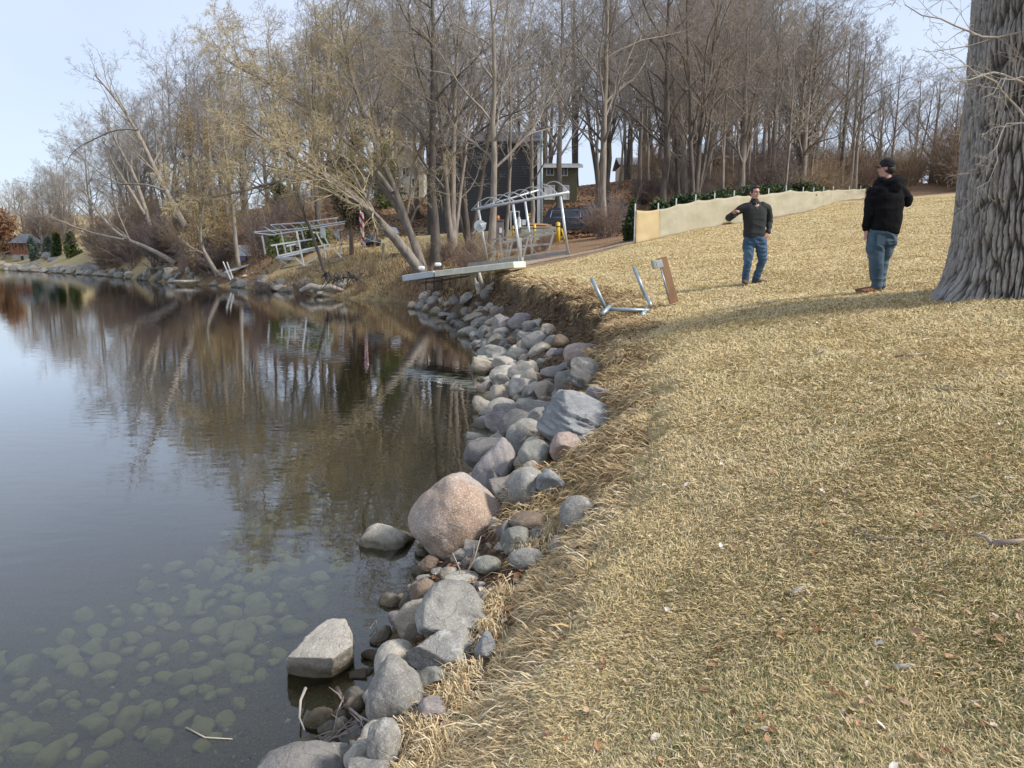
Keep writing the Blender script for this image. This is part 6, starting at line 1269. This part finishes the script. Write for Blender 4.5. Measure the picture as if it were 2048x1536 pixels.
def man_front():
    x0, Y0 = P(1505, 570, 14)[0], 14.0; t = thing('person', 'man in charcoal sweater and blue jeans pointing with one bent arm', 'person', (x0, Y0, gz(x0, Y0)))
    hf = np.array([.35, -.93, 0]); b = MB(); M, q = head(b, (-.062, -.03, 1.648), hf, .235)
    limb(b, [(-.03, .02, 1.43), (-.045, .0, 1.52), (-.06, -.02, 1.60)], [.062, .056, .055]); limb(b, [(-.02, 0, .9), (-.03, 0, 1.15), (-.03, 0, 1.38)], [.12, .13, .11]); limb(b, [(-.2, 0, 1.41), (-.49, 0, 1.21), (-.50, -.25, 1.27)], [.04, .036, .026]); limb(b, [(.17, 0, 1.41), (.265, .08, 1.17), (.215, -.05, .93)], [.04, .036, .026])
    limb(b, [(-.10, 0, .88), (-.125, -.04, .45), (-.14, 0, .06)], [.07, .05, .03]); limb(b, [(.1, 0, .88), (.155, .0, .45), (.09, .12, .07)], [.07, .05, .03]); limb(b, [(-.2, 0, 1.41), (.17, 0, 1.41)], [.05, .05])
    hand(b, (-.497, -.27, 1.275), (.35, -.75, .45), (-.3, .3, .9), (.8, .3, -.1), .95, 1.05, 1); hand(b, (.205, -.075, .925), (-.45, -.1, -.75), (0, -1, 0), (.8, 0, -.5), .35, 1.0, 1)
    fuse(b, 'body', skin, t, .0065, None, 2)
    h = MB(); ellipsoid(h, q((0, .022, .052)), (.083, .092, .080), M); ellipsoid(h, q((0, -.045, .095)), (.062, .045, .034), M); ellipsoid(h, q((0, .06, .0)), (.070, .052, .07), M)
    for s_ in (-1, 1): ellipsoid(h, q((s_*.074, -.01, .03)), (.012, .03, .045), M)
    fuse(h, 'hair', hairm, t, .008, lambda c: fbm(c[:, 0]*60, c[:, 1]*60, c[:, 2]*30, s=3, o=2)*.003, 1)
    for s_ in (-1, 1): e = MB(); ellipsoid(e, q((s_*.030, -.084, .004)), (.012, .006, .005), M); e.build('eye', mat('eye', (.04, .03, .03), .3), t, smooth=True); e = MB(); ellipsoid(e, q((s_*.031, -.090, .026)), (.018, .006, .004), M); e.build('eyebrow', hairm, t, smooth=True)
    e = MB(); ellipsoid(e, q((0, -.096, -.060)), (.022, .004, .004), M); e.build('mouth', mat('lip', (.30, .10, .09), .5), t, smooth=True)
    s = MB(); loft(s, [(-.02, 0, .85, .195, .125), (-.02, 0, .90, .205, .135), (-.02, 0, 1.02, .19, .135), (-.025, 0, 1.15, .198, .135), (-.03, 0, 1.28, .215, .135), (-.03, .005, 1.38, .200, .115), (-.03, .01, 1.44, .13, .085), (-.035, .01, 1.485, .075, .068)])
    limb(s, [(-.15, 0, 1.405), (-.24, 0, 1.39), (-.38, .0, 1.30), (-.495, .0, 1.205)], [.085, .078, .066, .058]); limb(s, [(-.495, 0, 1.205), (-.50, -.12, 1.225), (-.50, -.235, 1.262)], [.058, .052, .040])
    limb(s, [(.10, 0, 1.405), (.19, .01, 1.375), (.245, .05, 1.27), (.272, .08, 1.16)], [.085, .075, .066, .058]); limb(s, [(.272, .08, 1.16), (.25, .02, 1.05), (.218, -.05, .955)], [.058, .052, .043])
    limb(s, [(-.045, -.02, 1.47), (-.05, -.0, 1.50)], [.078, .074]); fuse(s, 'sweater', knit, t, .009, wr(.010, 5, 8, 11), 3)
    z = MB(); z.tube([(-.045, -.10, 1.47), (-.038, -.125, 1.40), (-.035, -.132, 1.345)], .003, 6); z.build('zip', alu_d, t, smooth=True); c = MB(); c.tube([(-.105, -.06, 1.475), (-.112, .02, 1.50), (-.045, .075, 1.515), (.025, .02, 1.50), (.018, -.06, 1.475)], .020, 8); c.build('collar', knit, t, smooth=True)
    j = MB(); loft(j, [(0, 0, .70, .185, .11), (0, 0, .78, .205, .125), (0, 0, .86, .195, .122), (-.01, 0, .90, .185, .115)]); limb(j, [(-.105, 0, .78), (-.115, -.02, .62), (-.125, -.05, .43), (-.135, -.01, .22), (-.14, .0, .075)], [.108, .098, .074, .064, .062]); limb(j, [(.105, 0, .78), (.13, -.01, .62), (.155, -.01, .43), (.12, .07, .24), (.085, .11, .10)], [.108, .098, .072, .062, .060])
    fuse(j, 'jeans', denim, t, .009, wr(.011, 7, 14, 21), 2); sh = MB(); shoe(sh, (-.145, .06, 0), (-.15, -1, 0)); fuse(sh, 'shoe', suede, t, .007); sh = MB(); shoe(sh, (.035, .14, .01), (1, -.25, 0)); fuse(sh, 'shoe', suede, t, .007)
    for hl, d in (((-.145, .06, 0), (-.15, -1, 0)), ((.035, .14, .01), (1, -.25, 0))): d = np.array(d)/np.linalg.norm(d); m_ = MB(); p0 = np.array(hl)+d*.01+[0, 0, .012]; m_.tube([p0, p0+d*.12, p0+d*.26], [.042, .045, .035], 12, True); o = m_.build('sole', sole, t, smooth=True); o.scale = (1, 1, .5)
def man_back():
    x0, Y0 = P(1752, 588, 10)[0], 10.0; t = thing('person', 'man seen from behind in black hooded sweatshirt, black cap and faded jeans', 'person', (x0, Y0, gz(x0, Y0)-.02)); t.scale = (.94, .94, .935)
    hf = np.array([-.80, .60, 0]); b = MB(); M, q = head(b, (.012, .02, 1.715), hf, .235)
    limb(b, [(.02, 0, 1.50), (.015, .01, 1.58), (.01, .02, 1.66)], [.07, .062, .060]); limb(b, [(.04, 0, .9), (.04, 0, 1.15), (.03, 0, 1.42)], [.14, .15, .12]); limb(b, [(-.15, 0, 1.44), (-.185, -.02, 1.09), (-.185, .06, .87)], [.045, .04, .028]); limb(b, [(.21, 0, 1.45), (.315, -.03, 1.27), (.20, .24, 1.42)], [.045, .04, .028]); limb(b, [(-.15, 0, 1.44), (.2, 0, 1.45)], [.05, .05])
    limb(b, [(-.06, 0, .88), (-.05, -.02, .46), (0, 0, .08)], [.08, .055, .035]); limb(b, [(.12, 0, .88), (.075, .05, .48), (.07, .05, .08)], [.08, .055, .035])
    hand(b, (-.185, .05, .885), (.15, .25, -.9), (1, 0, 0), (0, 1, .2), .4, 1.05, 1); hand(b, (.19, .26, 1.43), (-.5, .5, .6), (0, -1, .5), (.6, .6, 0), .8, 1.0, 1); fuse(b, 'body', skin, t, .0065, None, 2)
    h = MB(); ellipsoid(h, q((0, .035, -.018)), (.080, .075, .075), M); fuse(h, 'hair', hairm, t, .008, lambda c: fbm(c[:, 0]*60, c[:, 1]*60, c[:, 2]*30, s=3, o=2)*.004, 1)
    c = MB(); ellipsoid(c, q((0, .010, .065)), (.088, .104, .078), M); loft(c, [(*q((0, .01, .015))[:2], q((0, 0, .012))[2], .089, .092), (*q((0, .01, .05))[:2], q((0, 0, .06))[2], .090, .094)]); ellipsoid(c, q((0, .01, .142)), (.010, .010, .006)); o = fuse(c, 'cap', mat('cap_cloth', (.012, .012, .014), .85), t, .006, None, 1)
    v = MB(); V = []; 
    for k in range(9): a_ = math.pi*(k/8); V.append(q((-.072*math.cos(a_), -.075-.075*math.sin(a_), .018)))
    v.prism(V, (0, 0, 0), (0, 0, .007)); v.build('visor', MATS['cap_cloth'], o)
    s = MB(); loft(s, [(.045, 0, .83, .180, .135), (.045, 0, .87, .195, .15), (.045, 0, 1.0, .205, .155), (.045, 0, 1.15, .215, .158), (.035, 0, 1.30, .225, .155), (.03, 0, 1.42, .215, .135), (.025, 0, 1.50, .14, .10), (.02, .01, 1.555, .085, .080)])
    limb(s, [(-.09, 0, 1.44), (-.155, 0, 1.40), (-.185, -.01, 1.24), (-.190, -.02, 1.09)], [.095, .088, .078, .072]); limb(s, [(-.190, -.02, 1.09), (-.195, .02, .98), (-.185, .055, .90)], [.072, .066, .050]); limb(s, [(.15, 0, 1.44), (.22, 0, 1.41), (.275, -.01, 1.34), (.315, -.03, 1.27)], [.095, .085, .078, .072]); limb(s, [(.315, -.03, 1.27), (.26, .10, 1.34), (.205, .22, 1.41)], [.072, .062, .048])
    # hood hanging at the nape
    ellipsoid(s, (.065, -.075, 1.515), (.135, .075, .075), Matrix.Rotation(-.15, 3, 'Y')); ellipsoid(s, (.085, -.115, 1.445), (.085, .050, .085)); ellipsoid(s, (.155, -.02, 1.575), (.065, .06, .045)); ellipsoid(s, (-.06, -.01, 1.55), (.07, .085, .055)); limb(s, [(.20, .0, 1.60), (.17, -.05, 1.55)], [.022, .05])
    fuse(s, 'hooded_sweatshirt', hood, t, .010, wr(.012, 4, 8, 31), 3)
    j = MB(); loft(j, [(.03, 0, .68, .175, .12), (.03, 0, .77, .195, .145), (.03, 0, .86, .19, .14), (.04, 0, .92, .18, .13)]); limb(j, [(-.06, 0, .78), (-.075, -.02, .62), (-.05, -.03, .42), (-.015, .0, .24), (.0, .0, .11)], [.122, .112, .092, .080, .078]); limb(j, [(.115, .02, .78), (.10, .04, .62), (.075, .06, .46), (.065, .06, .25), (.07, .05, .11)], [.115, .105, .085, .076, .074])
    p_ = MB(); fuse(j, 'jeans', denim2, t, .009, wr(.013, 7, 13, 41), 2); p_.box((-.055, -.128, .74), (.12, .012, .14)); p_.build('back_pocket', denim2, t, bevel=.005)
    for hl, d in (((.065, .0, 0), (-1, -.18, 0)), ((.09, .10, 0), (-.85, .45, 0))): sh = MB(); shoe(sh, hl, d, .32, .13, .055); ellipsoid(sh, np.array(hl)+np.array([-.04, 0, .13]), (.055, .055, .05)); fuse(sh, 'boot', boot, t, .008); d = np.array(d)/np.linalg.norm(d); m_ = MB(); p0 = np.array(hl)+d*.01+[0, 0, .016]; m_.tube([p0, p0+d*.15, p0+d*.29], [.045, .048, .038], 12, True); o = m_.build('sole', MATS['treated_wood'], t, smooth=True); o.scale = (1, 1, .5)
man_front(); man_back()

# ------------------------------------------------------------------ labels: tell same-looking neighbours apart by their place
def settle_labels():
    from collections import defaultdict
    D = defaultdict(list)
    for o in C.objects:
        if o.parent is None and 'label' in o: D[o['label']].append(o)
    num = ['two', 'three', 'four', 'five', 'six', 'seven', 'eight', 'nine', 'ten', 'eleven', 'twelve']; od = ['first', 'second', 'third', 'fourth', 'fifth', 'sixth', 'seventh', 'eighth', 'ninth', 'tenth', 'eleventh', 'twelfth']
    for lb, L in D.items():
        n = len(L)
        if n < 2 or n > 12: continue
        L.sort(key=lambda o: pxof(o.location[0], o.location[1], o.location[2])[0])
        for i, o in enumerate(L): o['label'] = (('left one' if i == 0 else 'right one') if n == 2 else od[i]+' from left')+f" of {num[n-2]}: "+lb
settle_labels()
